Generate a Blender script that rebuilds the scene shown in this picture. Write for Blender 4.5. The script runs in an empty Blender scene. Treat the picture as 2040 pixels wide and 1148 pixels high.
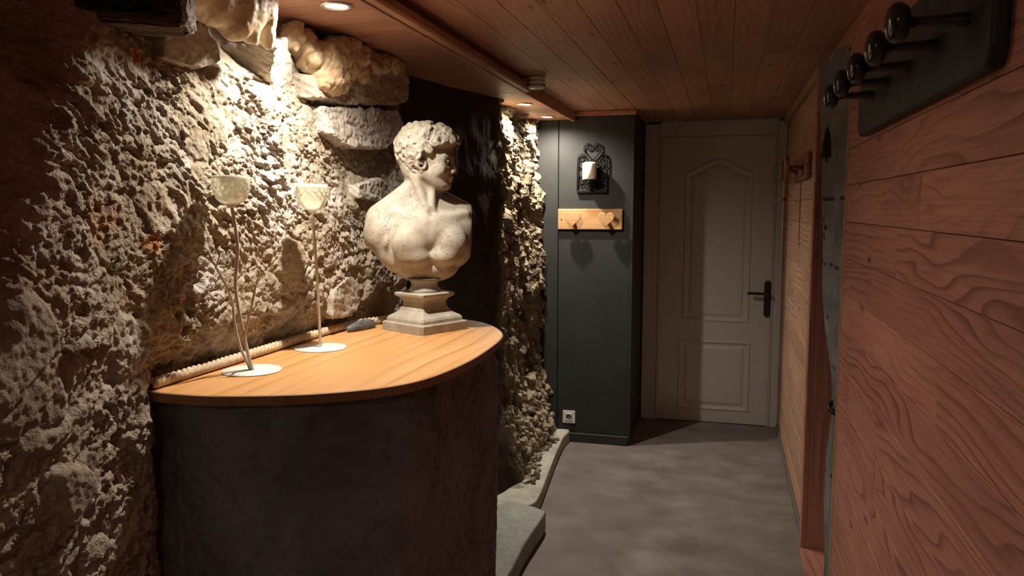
import bpy, bmesh, math, random
import numpy as np
from mathutils import Vector, Matrix

random.seed(7)
rng = np.random.default_rng(7)
SC = bpy.context.scene
COL = SC.collection
PI = math.pi

# ------------------------------------------------------------------ camera
F_PX = 1550.0
PITCH = math.atan(160.0 / F_PX)
YAW = math.radians(15.3586)
cam_d = bpy.data.cameras.new('camera')
cam_d.sensor_fit = 'HORIZONTAL'
cam_d.sensor_width = 36.0
cam_d.lens = 36.0 * F_PX / 2040.0
cam_d.clip_start = 0.02
cam = bpy.data.objects.new('camera', cam_d)
COL.objects.link(cam)
cam.location = (0, 0, 1.47)
cam.rotation_euler = (PI / 2 - PITCH, 0, YAW)
SC.camera = cam

# ------------------------------------------------------------------ world, light, exposure
SPOT_W = {'a': 74.0, 'b': 58.0, 'c': 76.0, 'd': 27.0}
SPOT_COL = (1.0, 0.895, 0.765)
SPOT_ANGLE = math.radians(165)
w = bpy.data.worlds.new('world')
SC.world = w
w.use_nodes = True
w.node_tree.nodes['Background'].inputs[0].default_value = (0.5, 0.42, 0.36, 1)
w.node_tree.nodes['Background'].inputs[1].default_value = 0.02
SC.view_settings.view_transform = 'Standard'
SC.view_settings.look = 'None'
SC.view_settings.gamma = 1.0
SC.view_settings.use_curve_mapping = False
SC.view_settings.exposure = 0.0


# ================================================================== helpers
def new_obj(name, me, mat=None, parent=None):
    o = bpy.data.objects.new(name, me)
    COL.objects.link(o)
    if mat is not None and me is not None:
        me.materials.clear()
        me.materials.append(mat)
    if parent is not None:
        o.parent = parent
    return o


def tag(o, label=None, cat=None, group=None, kind=None):
    if label: o['label'] = label
    if cat: o['category'] = cat
    if group: o['group'] = group
    if kind: o['kind'] = kind
    return o


def empty(name, loc=(0, 0, 0), rz=0.0):
    o = bpy.data.objects.new(name, None)
    o.empty_display_size = 0.05
    COL.objects.link(o)
    o.location = loc
    o.rotation_euler = (0, 0, rz)
    return o


def mesh(name, V, Fs, smooth=False):
    me = bpy.data.meshes.new(name)
    V = np.asarray(V, dtype=np.float32)
    if isinstance(Fs, np.ndarray):
        n = Fs.shape[1]
        me.vertices.add(len(V))
        me.vertices.foreach_set('co', V.ravel())
        me.loops.add(Fs.size)
        me.loops.foreach_set('vertex_index', Fs.astype(np.int32).ravel())
        me.polygons.add(len(Fs))
        me.polygons.foreach_set('loop_start', np.arange(0, Fs.size, n, dtype=np.int32))
        me.polygons.foreach_set('loop_total', np.full(len(Fs), n, dtype=np.int32))
        me.update(calc_edges=True)
        me.validate()
    else:
        me.from_pydata([tuple(map(float, v)) for v in V], [], [tuple(int(i) for i in f) for f in Fs])
        me.update()
    if smooth:
        me.polygons.foreach_set('use_smooth', np.ones(len(me.polygons), dtype=bool))
    return me


def box_me(name, x0, x1, y0, y1, z0, z1, bevel=0.0, seg=1):
    bm = bmesh.new()
    bmesh.ops.create_cube(bm, size=1.0)
    for v in bm.verts:
        v.co = Vector(((x0 + x1) / 2 + v.co.x * (x1 - x0), (y0 + y1) / 2 + v.co.y * (y1 - y0), (z0 + z1) / 2 + v.co.z * (z1 - z0)))
    if bevel > 0:
        bmesh.ops.bevel(bm, geom=bm.edges[:], offset=bevel, segments=seg, affect='EDGES', profile=0.5)
    me = bpy.data.meshes.new(name)
    bm.to_mesh(me)
    bm.free()
    return me


def box(name, x0, x1, y0, y1, z0, z1, mat, parent=None, bevel=0.0, seg=1):
    return new_obj(name, box_me(name, x0, x1, y0, y1, z0, z1, bevel, seg), mat, parent)


def prism_me(name, pts, d0, d1, axis='Y', bevel=0.0, seg=2):
    """extrude 2-D outline. axis Y: pts=(x,z); axis X: pts=(y,z); axis Z: pts=(x,y)"""
    bm = bmesh.new()
    def mk(p, d):
        if axis == 'Y': return (p[0], d, p[1])
        if axis == 'X': return (d, p[0], p[1])
        return (p[0], p[1], d)
    a = [bm.verts.new(mk(p, d0)) for p in pts]
    b = [bm.verts.new(mk(p, d1)) for p in pts]
    n = len(pts)
    bm.faces.new(a)
    bm.faces.new(b[::-1])
    for i in range(n):
        bm.faces.new((a[i], b[i], b[(i + 1) % n], a[(i + 1) % n]))
    bmesh.ops.recalc_face_normals(bm, faces=bm.faces[:])
    if bevel > 0:
        es = [e for e in bm.edges if len(e.link_faces) == 2 and e.calc_face_angle(0) > 0.6]
        bmesh.ops.bevel(bm, geom=es, offset=bevel, segments=seg, affect='EDGES', profile=0.5)
    me = bpy.data.meshes.new(name)
    bm.to_mesh(me)
    bm.free()
    return me


def lathe_me(name, prof, n=40, axis='Z', smooth=True, cap=False, mod=None):
    V, Fs = [], []
    for (r, z) in prof:
        for k in range(n):
            a = 2 * PI * k / n
            rr = r * (1 + (mod(a, z) if mod else 0))
            p = (rr * math.cos(a), rr * math.sin(a), z)
            if axis == 'X': p = (p[2], p[0], p[1])
            if axis == 'Y': p = (p[0], p[2], p[1])
            V.append(p)
    m = len(prof)
    for i in range(m - 1):
        for k in range(n):
            k2 = (k + 1) % n
            Fs.append((i * n + k, i * n + k2, (i + 1) * n + k2, (i + 1) * n + k))
    if cap:
        Fs.append(tuple(range(n))[::-1])
        Fs.append(tuple((m - 1) * n + k for k in range(n)))
    me = mesh(name, V, Fs, smooth)
    bm = bmesh.new(); bm.from_mesh(me)
    bmesh.ops.recalc_face_normals(bm, faces=bm.faces[:])
    bm.to_mesh(me); bm.free()
    return me


def tube_geo(pts, rad, n=8, V=None, Fs=None, closed=False, flat=None):
    """tube along pts. rad: float or list. flat: (a,b) cross-section scale"""
    V = [] if V is None else V
    Fs = [] if Fs is None else Fs
    P = [Vector(p) for p in pts]
    m = len(P)
    rads = rad if hasattr(rad, '__len__') else [rad] * m
    base = len(V)
    t0 = (P[1] - P[0]).normalized()
    nrm = t0.orthogonal().normalized()
    for i in range(m):
        if closed:
            t = (P[(i + 1) % m] - P[i - 1]).normalized()
        else:
            t = (P[min(i + 1, m - 1)] - P[max(i - 1, 0)]).normalized()
        nrm = (nrm - t * nrm.dot(t))
        nrm = nrm.normalized() if nrm.length > 1e-6 else t.orthogonal().normalized()
        b = t.cross(nrm)
        for k in range(n):
            a = 2 * PI * k / n
            V.append(P[i] + (nrm * math.cos(a) + b * math.sin(a)) * rads[i])
    for i in range(m - 1 + (1 if closed else 0)):
        j = (i + 1) % m
        for k in range(n):
            k2 = (k + 1) % n
            Fs.append((base + i * n + k, base + i * n + k2, base + j * n + k2, base + j * n + k))
    if not closed:
        Fs.append(tuple(base + k for k in range(n))[::-1])
        Fs.append(tuple(base + (m - 1) * n + k for k in range(n)))
    return V, Fs


def tube(name, pts, rad, mat, parent=None, n=8, closed=False):
    V, Fs = tube_geo(pts, rad, n, closed=closed)
    return new_obj(name, mesh(name, V, Fs, True), mat, parent)


def catmull(pts, per=8, closed=False):
    P = [np.array(p, float) for p in pts]
    n = len(P)
    out = []
    for i in range(n if closed else n - 1):
        if closed:
            p0, p1, p2, p3 = P[i - 1], P[i], P[(i + 1) % n], P[(i + 2) % n]
        else:
            p0, p1, p2, p3 = P[max(i - 1, 0)], P[i], P[i + 1], P[min(i + 2, n - 1)]
        for k in range(per):
            t = k / per
            out.append(0.5 * ((2 * p1) + (-p0 + p2) * t + (2 * p0 - 5 * p1 + 4 * p2 - p3) * t * t + (-p0 + 3 * p1 - 3 * p2 + p3) * t ** 3))
    if not closed:
        out.append(P[-1])
    return out


def sstep(a, b, x):
    t = np.clip((x - a) / (b - a), 0, 1)
    return t * t * (3 - 2 * t)


# ---- vectorised noise
def _h(ix, iy, s):
    ix = ix.astype(np.uint32); iy = iy.astype(np.uint32)
    h = ix * np.uint32(374761393) + iy * np.uint32(668265263) + np.uint32((s * 974634777) & 0xFFFFFFFF)
    h = (h ^ (h >> np.uint32(13))) * np.uint32(1274126177)
    h = h ^ (h >> np.uint32(16))
    return (h & np.uint32(0xFFFFFF)).astype(np.float32) / np.float32(0xFFFFFF)


def noise2(x, y, s=0):
    x0 = np.floor(x); y0 = np.floor(y)
    fx = (x - x0).astype(np.float32); fy = (y - y0).astype(np.float32)
    ix = x0.astype(np.int64) & 0xFFFFFFF; iy = y0.astype(np.int64) & 0xFFFFFFF
    def g(dx, dy):
        a = _h(ix + dx, iy + dy, s) * np.float32(2 * PI)
        return np.cos(a) * (fx - dx) + np.sin(a) * (fy - dy)
    u = fx * fx * fx * (fx * (fx * 6 - 15) + 10); v = fy * fy * fy * (fy * (fy * 6 - 15) + 10)
    n = (g(0, 0) * (1 - u) + g(1, 0) * u) * (1 - v) + (g(0, 1) * (1 - u) + g(1, 1) * u) * v
    return n * 1.5


def fbm2(x, y, s=0, o=4, gain=0.5):
    r = 0; a = 1.0
    for i in range(o):
        r = r + a * noise2(x * 2 ** i, y * 2 ** i, s + i * 17)
        a *= gain
    return r


def worley2(x, y, s=0):
    x0 = np.floor(x); y0 = np.floor(y)
    ix = x0.astype(np.int64) & 0xFFFFFFF; iy = y0.astype(np.int64) & 0xFFFFFFF
    fx = x - x0; fy = y - y0
    f1 = np.full(x.shape, 9.0, np.float32); f2 = f1.copy(); idv = np.zeros(x.shape, np.float32)
    for dx in (-1, 0, 1):
        for dy in (-1, 0, 1):
            hx = _h(ix + dx, iy + dy, s); hy = _h(ix + dx, iy + dy, s + 91)
            d = np.sqrt((dx + hx - fx) ** 2 + (dy + hy - fy) ** 2).astype(np.float32)
            c = d < f1
            f2 = np.where(c, f1, np.minimum(f2, d))
            idv = np.where(c, _h(ix + dx, iy + dy, s + 333), idv)
            f1 = np.where(c, d, f1)
    return f1, f2, idv


# ---- implicit surfaces (surface nets)
class Field:
    def __init__(self, lo, hi, h):
        self.lo = np.array(lo, float); self.h = h
        self.n = np.ceil((np.array(hi) - self.lo) / h).astype(int) + 1
        self.F = np.full(self.n, 1.0, np.float32)
        self.ax = [self.lo[i] + h * np.arange(self.n[i]) for i in range(3)]

    def sub(self, lo, hi):
        a = np.clip(np.floor((np.array(lo) - self.lo) / self.h).astype(int), 0, self.n)
        b = np.clip(np.ceil((np.array(hi) - self.lo) / self.h).astype(int) + 1, 0, self.n)
        sl = tuple(slice(a[i], b[i]) for i in range(3))
        g = np.meshgrid(*[self.ax[i][sl[i]] for i in range(3)], indexing='ij')
        return sl, g

    def put(self, lo, hi, fn, k=0.01, op='u'):
        m = 3 * k + 2 * self.h
        sl, g = self.sub(np.array(lo) - m, np.array(hi) + m)
        if g[0].size == 0: return
        d = fn(*g).astype(np.float32)
        a = self.F[sl]
        if op == 'u':
            t = np.clip(0.5 + 0.5 * (a - d) / k, 0, 1)
            self.F[sl] = a * (1 - t) + d * t - k * t * (1 - t)
        else:
            d = -d
            t = np.clip(0.5 - 0.5 * (a - d) / k, 0, 1)
            self.F[sl] = a * (1 - t) + d * t + k * t * (1 - t)

    def ell(self, c, r, k=0.01, op='u', R=None):
        c = np.array(c, float); r = np.array(r, float)
        m = max(r)
        def fn(x, y, z):
            p = [x - c[0], y - c[1], z - c[2]]
            if R is not None:
                p = [R[0][i] * p[0] + R[1][i] * p[1] + R[2][i] * p[2] for i in range(3)]
            q = np.sqrt((p[0] / r[0]) ** 2 + (p[1] / r[1]) ** 2 + (p[2] / r[2]) ** 2)
            q2 = np.sqrt((p[0] / r[0] ** 2) ** 2 + (p[1] / r[1] ** 2) ** 2 + (p[2] / r[2] ** 2) ** 2) + 1e-9
            return q * (q - 1) / q2
        bb = np.array([m, m, m]) if R is not None else r
        self.put(c - bb, c + bb, fn, k, op)

    def cap(self, a, b, ra, rb, k=0.01, op='u'):
        a = np.array(a, float); b = np.array(b, float); ab = b - a; L = ab @ ab
        def fn(x, y, z):
            t = np.clip(((x - a[0]) * ab[0] + (y - a[1]) * ab[1] + (z - a[2]) * ab[2]) / L, 0, 1)
            return np.sqrt((x - a[0] - t * ab[0]) ** 2 + (y - a[1] - t * ab[1]) ** 2 + (z - a[2] - t * ab[2]) ** 2) - (ra + (rb - ra) * t)
        rm = max(ra, rb)
        self.put(np.minimum(a, b) - rm, np.maximum(a, b) + rm, fn, k, op)

    def tor(self, c, nrm, R, r, k=0.004):
        c = np.array(c, float); nrm = np.array(nrm, float); nrm /= np.linalg.norm(nrm)
        def fn(x, y, z):
            px, py, pz = x - c[0], y - c[1], z - c[2]
            hgt = px * nrm[0] + py * nrm[1] + pz * nrm[2]
            rad = np.sqrt(np.maximum(px * px + py * py + pz * pz - hgt * hgt, 0))
            return np.sqrt((rad - R) ** 2 + hgt ** 2) - r
        self.put(c - R - r, c + R + r, fn, k)

    def cut(self, p, nrm):
        g = np.meshgrid(*self.ax, indexing='ij', sparse=True)
        d = (g[0] - p[0]) * nrm[0] + (g[1] - p[1]) * nrm[1] + (g[2] - p[2]) * nrm[2]
        ln = math.sqrt(sum(q * q for q in nrm))
        self.F = np.maximum(self.F, (d / ln).astype(np.float32))

    def to_mesh(self, name):
        F = self.F
        F[0] = F[-1] = 1; F[:, 0] = F[:, -1] = 1; F[:, :, 0] = F[:, :, -1] = 1
        S = F < 0
        nx, ny, nz = F.shape
        c8 = [(i, j, k) for i in (0, 1) for j in (0, 1) for k in (0, 1)]
        cnt = sum(S[i:nx - 1 + i, j:ny - 1 + j, k:nz - 1 + k].astype(np.int8) for i, j, k in c8)
        act = (cnt > 0) & (cnt < 8)
        idx = np.argwhere(act)
        vid = np.full(act.shape, -1, np.int64)
        vid[act] = np.arange(len(idx))
        acc = np.zeros((len(idx), 3)); num = np.zeros(len(idx))
        I, J, K = idx.T
        for a in c8:
            for ax in range(3):
                if a[ax]: continue
                b = list(a); b[ax] = 1
                fa = F[I + a[0], J + a[1], K + a[2]]; fb = F[I + b[0], J + b[1], K + b[2]]
                m = (fa < 0) != (fb < 0)
                t = np.where(m, fa / np.where(m, fa - fb, 1), 0)
                pos = np.tile(np.array(a, float), (len(idx), 1))
                pos[:, ax] += t
                acc[m] += pos[m]; num[m] += 1
        V = (acc / num[:, None] + idx) * self.h + self.lo
        quads = []
        for ax in range(3):
            u, v = (ax + 1) % 3, (ax + 2) % 3
            sl0 = [slice(None)] * 3; sl1 = [slice(None)] * 3
            sl0[ax] = slice(0, -1); sl1[ax] = slice(1, None)
            A = S[tuple(sl0)]; B = S[tuple(sl1)]
            for flip, M in ((False, A & ~B), (True, ~A & B)):
                e = np.argwhere(M)
                if len(e) == 0: continue
                ok = (e[:, u] > 0) & (e[:, v] > 0) & (e[:, u] < F.shape[u] - 1) & (e[:, v] < F.shape[v] - 1)
                e = e[ok]
                def cell(du, dv):
                    c = e.copy(); c[:, u] += du; c[:, v] += dv
                    return vid[c[:, 0], c[:, 1], c[:, 2]]
                q = np.stack([cell(-1, -1), cell(0, -1), cell(0, 0), cell(-1, 0)], 1)
                quads.append(q[:, ::-1] if flip else q)
        return mesh(name, V, np.concatenate(quads), True)


# ================================================================== materials
class NT:
    def __init__(self, name):
        self.m = bpy.data.materials.new(name)
        self.m.use_nodes = True
        self.t = self.m.node_tree
        self.b = self.t.nodes['Principled BSDF']
        self.out = self.t.nodes['Material Output']

    def n(self, typ, **kw):
        nd = self.t.nodes.new(typ)
        for k, v in kw.items():
            if k.startswith('in_'):
                key = k[3:]
                key = int(key) if key.isdigit() else key.replace('_', ' ')
                nd.inputs[key].default_value = v
            else:
                setattr(nd, k, v)
        return nd

    def l(self, a, b):
        self.t.links.new(a, b)

    def ramp(self, fac, stops, interp='LINEAR'):
        r = self.n('ShaderNodeValToRGB')
        r.color_ramp.interpolation = interp
        els = r.color_ramp.elements
        while len(els) < len(stops): els.new(0.5)
        for e, (p, c) in zip(els, stops):
            e.position = p
            e.color = (c[0], c[1], c[2], 1) if hasattr(c, '__len__') else (c, c, c, 1)
        self.l(fac, r.inputs[0])
        return r.outputs[0]

    def mix(self, fac, a, b, mode='MIX'):
        m = self.n('ShaderNodeMix', data_type='RGBA', blend_type=mode)
        for sock, v in ((0, fac), (6, a), (7, b)):
            if hasattr(v, 'links'): self.l(v, m.inputs[sock])
            elif sock == 0: m.inputs[0].default_value = v
            else: m.inputs[sock].default_value = (v[0], v[1], v[2], 1)
        return m.outputs[2]

    def math(self, op, a, b=0.0, c=None):
        m = self.n('ShaderNodeMath', operation=op)
        for i, v in enumerate((a, b, c)):
            if v is None: continue
            if hasattr(v, 'links'): self.l(v, m.inputs[i])
            else: m.inputs[i].default_value = v
        return m.outputs[0]

    def bump(self, h, strength=0.3, dist=0.01, prev=None):
        b = self.n('ShaderNodeBump')
        b.inputs['Strength'].default_value = strength
        b.inputs['Distance'].default_value = dist
        self.l(h, b.inputs['Height'])
        if prev is not None: self.l(prev, b.inputs['Normal'])
        self.l(b.outputs[0], self.b.inputs['Normal'])
        return b.outputs[0]

    def set(self, color=None, rough=None, metal=None, spec=None):
        if color is not None:
            if hasattr(color, 'links'): self.l(color, self.b.inputs['Base Color'])
            else: self.b.inputs['Base Color'].default_value = (*color, 1)
        if rough is not None:
            if hasattr(rough, 'links'): self.l(rough, self.b.inputs['Roughness'])
            else: self.b.inputs['Roughness'].default_value = rough
        if metal is not None: self.b.inputs['Metallic'].default_value = metal
        if spec is not None: self.b.inputs['Specular IOR Level'].default_value = spec
        return self.m


def wood(name, light, mid, dark, ring=1.0, knots=True, rough=0.55, bump=0.25, spec=0.3):
    """long axis = object X"""
    N = NT(name)
    tc = N.n('ShaderNodeTexCoord')
    oi = N.n('ShaderNodeObjectInfo')
    off = N.n('ShaderNodeVectorMath', operation='SCALE')
    cx = N.n('ShaderNodeCombineXYZ')
    for i, mul in enumerate((37.0, 23.0, 51.0)):
        N.l(N.math('MULTIPLY', oi.outputs['Random'], mul), cx.inputs[i])
    add = N.n('ShaderNodeVectorMath', operation='ADD')
    N.l(tc.outputs['Object'], add.inputs[0]); N.l(cx.outputs[0], add.inputs[1])
    def scaled(sx, sy, sz):
        m = N.n('ShaderNodeMapping')
        m.inputs['Scale'].default_value = (sx, sy, sz)
        N.l(add.outputs[0], m.inputs[0])
        return m.outputs[0]
    warp = N.n('ShaderNodeTexNoise', in_Scale=1.0, in_Detail=2.0, in_Roughness=0.45)
    N.l(scaled(1.3, 6.5, 6.5), warp.inputs['Vector'])
    sep = N.n('ShaderNodeSeparateXYZ'); N.l(add.outputs[0], sep.inputs[0])
    yz = N.math('ADD', sep.outputs[1], N.math('MULTIPLY', sep.outputs[2], 0.7))
    ringv = N.math('ADD', N.math('MULTIPLY', yz, 55.0 * ring), N.math('MULTIPLY', warp.outputs[0], N.math('ADD', 3.0 * ring, N.math('MULTIPLY', N.math('FRACT', N.math('MULTIPLY', oi.outputs['Random'], 7.31)), 19.0 * ring))))
    saw = N.math('FRACT', ringv)
    band = N.ramp(saw, [(0.0, 0.0), (0.55, 0.12), (0.88, 1.0), (0.95, 0.9), (1.0, 0.0)])
    amp = N.n('ShaderNodeTexNoise', in_Scale=1.0, in_Detail=1.0)
    N.l(scaled(1.3, 7, 7), amp.inputs['Vector'])
    ampv = N.ramp(amp.outputs[0], [(0.35, 0.15), (0.65, 1.0)])
    bandv = N.math('MULTIPLY', band, ampv)
    fine = N.n('ShaderNodeTexNoise', in_Scale=1.0, in_Detail=4.0, in_Roughness=0.65)
    N.l(scaled(5, 170, 170), fine.inputs['Vector'])
    blot = N.n('ShaderNodeTexNoise', in_Scale=1.0, in_Detail=3.0)
    N.l(scaled(1.8, 5.5, 5.5), blot.inputs['Vector'])
    c = N.mix(N.ramp(blot.outputs[0], [(0.35, 0.0), (0.68, 1.0)]), light, mid)
    c = N.mix(N.math('MULTIPLY', bandv, 0.85), c, dark)
    c = N.mix(N.math('MULTIPLY', N.ramp(fine.outputs[0], [(0.42, 0.0), (0.72, 1.0)]), 0.5), c, dark)
    if knots:
        vo = N.n('ShaderNodeTexVoronoi', in_Scale=1.0)
        N.l(scaled(2.6, 11, 11), vo.inputs['Vector'])
        kd = N.ramp(vo.outputs['Distance'], [(0.045, 1.0), (0.12, 0.0)])
        c = N.mix(N.math('MULTIPLY', kd, 0.85), c, (dark[0] * 0.3, dark[1] * 0.25, dark[2] * 0.2))
    # per-plank tone
    tone = N.math('ADD', N.math('MULTIPLY', oi.outputs['Random'], 0.2), 0.88)
    hs = N.n('ShaderNodeHueSaturation')
    N.l(tone, hs.inputs['Value']); N.l(c, hs.inputs['Color'])
    N.bump(N.math('ADD', N.math('MULTIPLY', bandv, -0.5), fine.outputs[0]), bump, 0.0015)
    return N.set(hs.outputs[0], rough, spec=spec)


def plain(name, col, rough=0.5, metal=0.0, spec=0.5, nscale=40.0, namp=0.12, bump=0.05, bdist=0.002):
    N = NT(name)
    tc = N.n('ShaderNodeTexCoord')
    no = N.n('ShaderNodeTexNoise', in_Scale=nscale, in_Detail=4.0)
    N.l(tc.outputs['Object'], no.inputs['Vector'])
    a = tuple(max(0, q * (1 - namp)) for q in col); b = tuple(q * (1 + namp) for q in col)
    c = N.mix(N.ramp(no.outputs[0], [(0.3, 0.0), (0.7, 1.0)]), a, b)
    if bump: N.bump(no.outputs[0], bump, bdist)
    return N.set(c, rough, metal, spec)


M = {}
M['ceil_wood'] = wood('ceiling_wood', (0.46, 0.250, 0.172), (0.39, 0.200, 0.134), (0.23, 0.105, 0.066), 0.8)
M['wall_wood'] = wood('wall_wood', (0.53, 0.225, 0.160), (0.44, 0.176, 0.122), (0.20, 0.068, 0.045), 0.7)
M['lit_far_wood'] = wood('lit_far_wall_wood', (0.58, 0.37, 0.24), (0.48, 0.285, 0.175), (0.26, 0.12, 0.07), 0.7)  # wall boards again, lamp light put in as a paler colour
M['pale_wood'] = wood('pale_wood', (0.58, 0.36, 0.18), (0.50, 0.29, 0.13), (0.34, 0.17, 0.065), 0.5, knots=False, rough=0.4)
M['table_wood'] = wood('table_wood', (0.62, 0.35, 0.145), (0.56, 0.29, 0.11), (0.42, 0.19, 0.06), 0.35, knots=False, rough=0.35, bump=0.08, spec=0.5)
M['old_wood'] = wood('old_beam_wood', (0.20, 0.15, 0.105), (0.12, 0.085, 0.06), (0.035, 0.025, 0.02), 0.9, rough=0.8, bump=1.0)
M['grey_wood'] = wood('weathered_wood', (0.45, 0.42, 0.38), (0.33, 0.31, 0.28), (0.12, 0.11, 0.1), 1.4, rough=0.85, bump=1.0)
M['edge_wood'] = wood('plywood_edge', (0.34, 0.17, 0.085), (0.27, 0.13, 0.06), (0.13, 0.055, 0.025), 1.2, knots=False)


def rock_mat():
    N = NT('rubble_wall')
    at = N.n('ShaderNodeAttribute', attribute_name='tint')
    tc = N.n('ShaderNodeTexCoord')
    a = N.n('ShaderNodeTexNoise', in_Scale=14.0, in_Detail=6.0, in_Roughness=0.62)
    b = N.n('ShaderNodeTexNoise', in_Scale=95.0, in_Detail=5.0, in_Roughness=0.65)
    v = N.n('ShaderNodeTexVoronoi', in_Scale=210.0)
    for q in (a, b, v): N.l(tc.outputs['Object'], q.inputs['Vector'])
    c = N.mix(1.0, at.outputs['Color'], N.ramp(a.outputs[0], [(0.3, (0.72, 0.66, 0.58)), (0.55, (1.0, 0.97, 0.92)), (0.75, (1.22, 1.2, 1.16))]), 'MULTIPLY')
    c = N.mix(0.6, c, N.ramp(b.outputs[0], [(0.3, (0.6, 0.55, 0.5)), (0.6, (1.12, 1.1, 1.08))]), 'MULTIPLY')
    h = N.math('ADD', N.math('MULTIPLY', b.outputs[0], 1.0), N.math('MULTIPLY', v.outputs['Distance'], 0.35))
    rm = N.math('MULTIPLY', h, at.outputs['Alpha'])
    N.bump(rm, 0.9, 0.006)
    return N.set(c, 0.8, spec=0.12)


M['rock'] = rock_mat()


def stone_mat(name, c1, c2, c3, scale=9.0, rough=0.6, spec=0.4, bstr=0.7, bdist=0.006):
    N = NT(name)
    tc = N.n('ShaderNodeTexCoord')
    a = N.n('ShaderNodeTexNoise', in_Scale=scale, in_Detail=7.0, in_Roughness=0.6)
    b = N.n('ShaderNodeTexNoise', in_Scale=scale * 9, in_Detail=5.0, in_Roughness=0.65)
    for q in (a, b): N.l(tc.outputs['Object'], q.inputs['Vector'])
    c = N.ramp(a.outputs[0], [(0.3, c1), (0.5, c2), (0.72, c3)])
    c = N.mix(0.5, c, N.ramp(b.outputs[0], [(0.3, (0.6, 0.56, 0.52)), (0.62, (1.12, 1.1, 1.06))]), 'MULTIPLY')
    N.bump(N.math('ADD', a.outputs[0], N.math('MULTIPLY', b.outputs[0], 0.4)), bstr, bdist)
    return N.set(c, rough, spec=spec)


M['slab_stone'] = stone_mat('wall_stone', (0.30, 0.26, 0.21), (0.40, 0.35, 0.28), (0.52, 0.47, 0.39))
M['white_stone'] = stone_mat('pale_wall_stone', (0.33, 0.30, 0.26), (0.46, 0.42, 0.37), (0.6, 0.56, 0.51), rough=0.42, spec=0.6)
M['pebble'] = stone_mat('rubble_stone', (0.25, 0.2, 0.14), (0.42, 0.35, 0.25), (0.58, 0.5, 0.38), 18)
M['kerb'] = stone_mat('kerb_concrete', (0.30, 0.29, 0.25), (0.42, 0.40, 0.345), (0.52, 0.495, 0.43), 7, 0.8, 0.25, 0.35, 0.003)
M['kerb_green'] = stone_mat('kerb_green_concrete', (0.22, 0.24, 0.215), (0.30, 0.32, 0.29), (0.38, 0.39, 0.35), 6, 0.7, 0.3, 0.3, 0.003)


def plaster_mat():
    N = NT('console_plaster')
    tc = N.n('ShaderNodeTexCoord')
    mp = N.n('ShaderNodeMapping'); mp.inputs['Scale'].default_value = (1, 1, 0.8)
    N.l(tc.outputs['Object'], mp.inputs[0])
    a = N.n('ShaderNodeTexNoise', in_Scale=4.0, in_Detail=7.0, in_Roughness=0.6, in_Distortion=0.6)
    b = N.n('ShaderNodeTexNoise', in_Scale=60.0, in_Detail=5.0, in_Roughness=0.7)
    g = N.n('ShaderNodeTexNoise', in_Scale=2.2, in_Detail=3.0)
    st = N.n('ShaderNodeMapping'); st.inputs['Scale'].default_value = (30, 30, 0.7)
    N.l(tc.outputs['Object'], st.inputs[0])
    s = N.n('ShaderNodeTexNoise', in_Scale=1.0, in_Detail=2.0); N.l(st.outputs[0], s.inputs['Vector'])
    for q in (a, b, g): N.l(mp.outputs[0], q.inputs['Vector'])
    c = N.ramp(a.outputs[0], [(0.28, (0.085, 0.080, 0.078)), (0.5, (0.155, 0.150, 0.146)), (0.75, (0.235, 0.228, 0.222))])
    c = N.mix(N.ramp(g.outputs[0], [(0.44, 0.0), (0.6, 0.75)]), c, N.mix(1.0, c, (1.0, 0.78, 0.62), 'MULTIPLY'))
    c = N.mix(N.ramp(s.outputs[0], [(0.66, 0.0), (0.75, 0.35)]), c, (0.32, 0.28, 0.24))
    N.bump(N.math('ADD', a.outputs[0], N.math('MULTIPLY', b.outputs[0], 0.3)), 0.8, 0.015)
    return N.set(c, 0.75, spec=0.3)


M['plaster'] = plaster_mat()


def foam_mat():
    N = NT('expanded_foam')
    tc = N.n('ShaderNodeTexCoord')
    a = N.n('ShaderNodeTexNoise', in_Scale=12.0, in_Detail=5.0)
    b = N.n('ShaderNodeTexNoise', in_Scale=70.0, in_Detail=4.0)
    for q in (a, b): N.l(tc.outputs['Object'], q.inputs['Vector'])
    c = N.ramp(a.outputs[0], [(0.3, (0.38, 0.25, 0.14)), (0.5, (0.54, 0.41, 0.26)), (0.7, (0.62, 0.51, 0.36))])
    N.bump(b.outputs[0], 0.25, 0.004)
    return N.set(c, 0.5, spec=0.4)


M['foam'] = foam_mat()


def bust_mat():
    N = NT('cast_stone')
    tc = N.n('ShaderNodeTexCoord')
    a = N.n('ShaderNodeTexNoise', in_Scale=16.0, in_Detail=6.0, in_Roughness=0.6)
    p = N.n('ShaderNodeTexNoise', in_Scale=190.0, in_Detail=2.0)
    pm = N.n('ShaderNodeTexNoise', in_Scale=9.0, in_Detail=2.0)
    for q in (a, p, pm): N.l(tc.outputs['Object'], q.inputs['Vector'])
    c = N.ramp(a.outputs[0], [(0.28, (0.25, 0.21, 0.155)), (0.5, (0.35, 0.315, 0.255)), (0.72, (0.43, 0.41, 0.355))])
    pit = N.math('MULTIPLY', N.ramp(p.outputs[0], [(0.33, 1.0), (0.40, 0.0)]), N.ramp(pm.outputs[0], [(0.38, 0.0), (0.55, 1.0)]))
    c = N.mix(N.math('MULTIPLY', pit, 0.8), c, (0.13, 0.10, 0.07))
    N.bump(N.math('SUBTRACT', N.math('MULTIPLY', a.outputs[0], 0.5), pit), 0.4, 0.002)
    return N.set(c, 0.7, spec=0.3)


M['bust'] = bust_mat()


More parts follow.
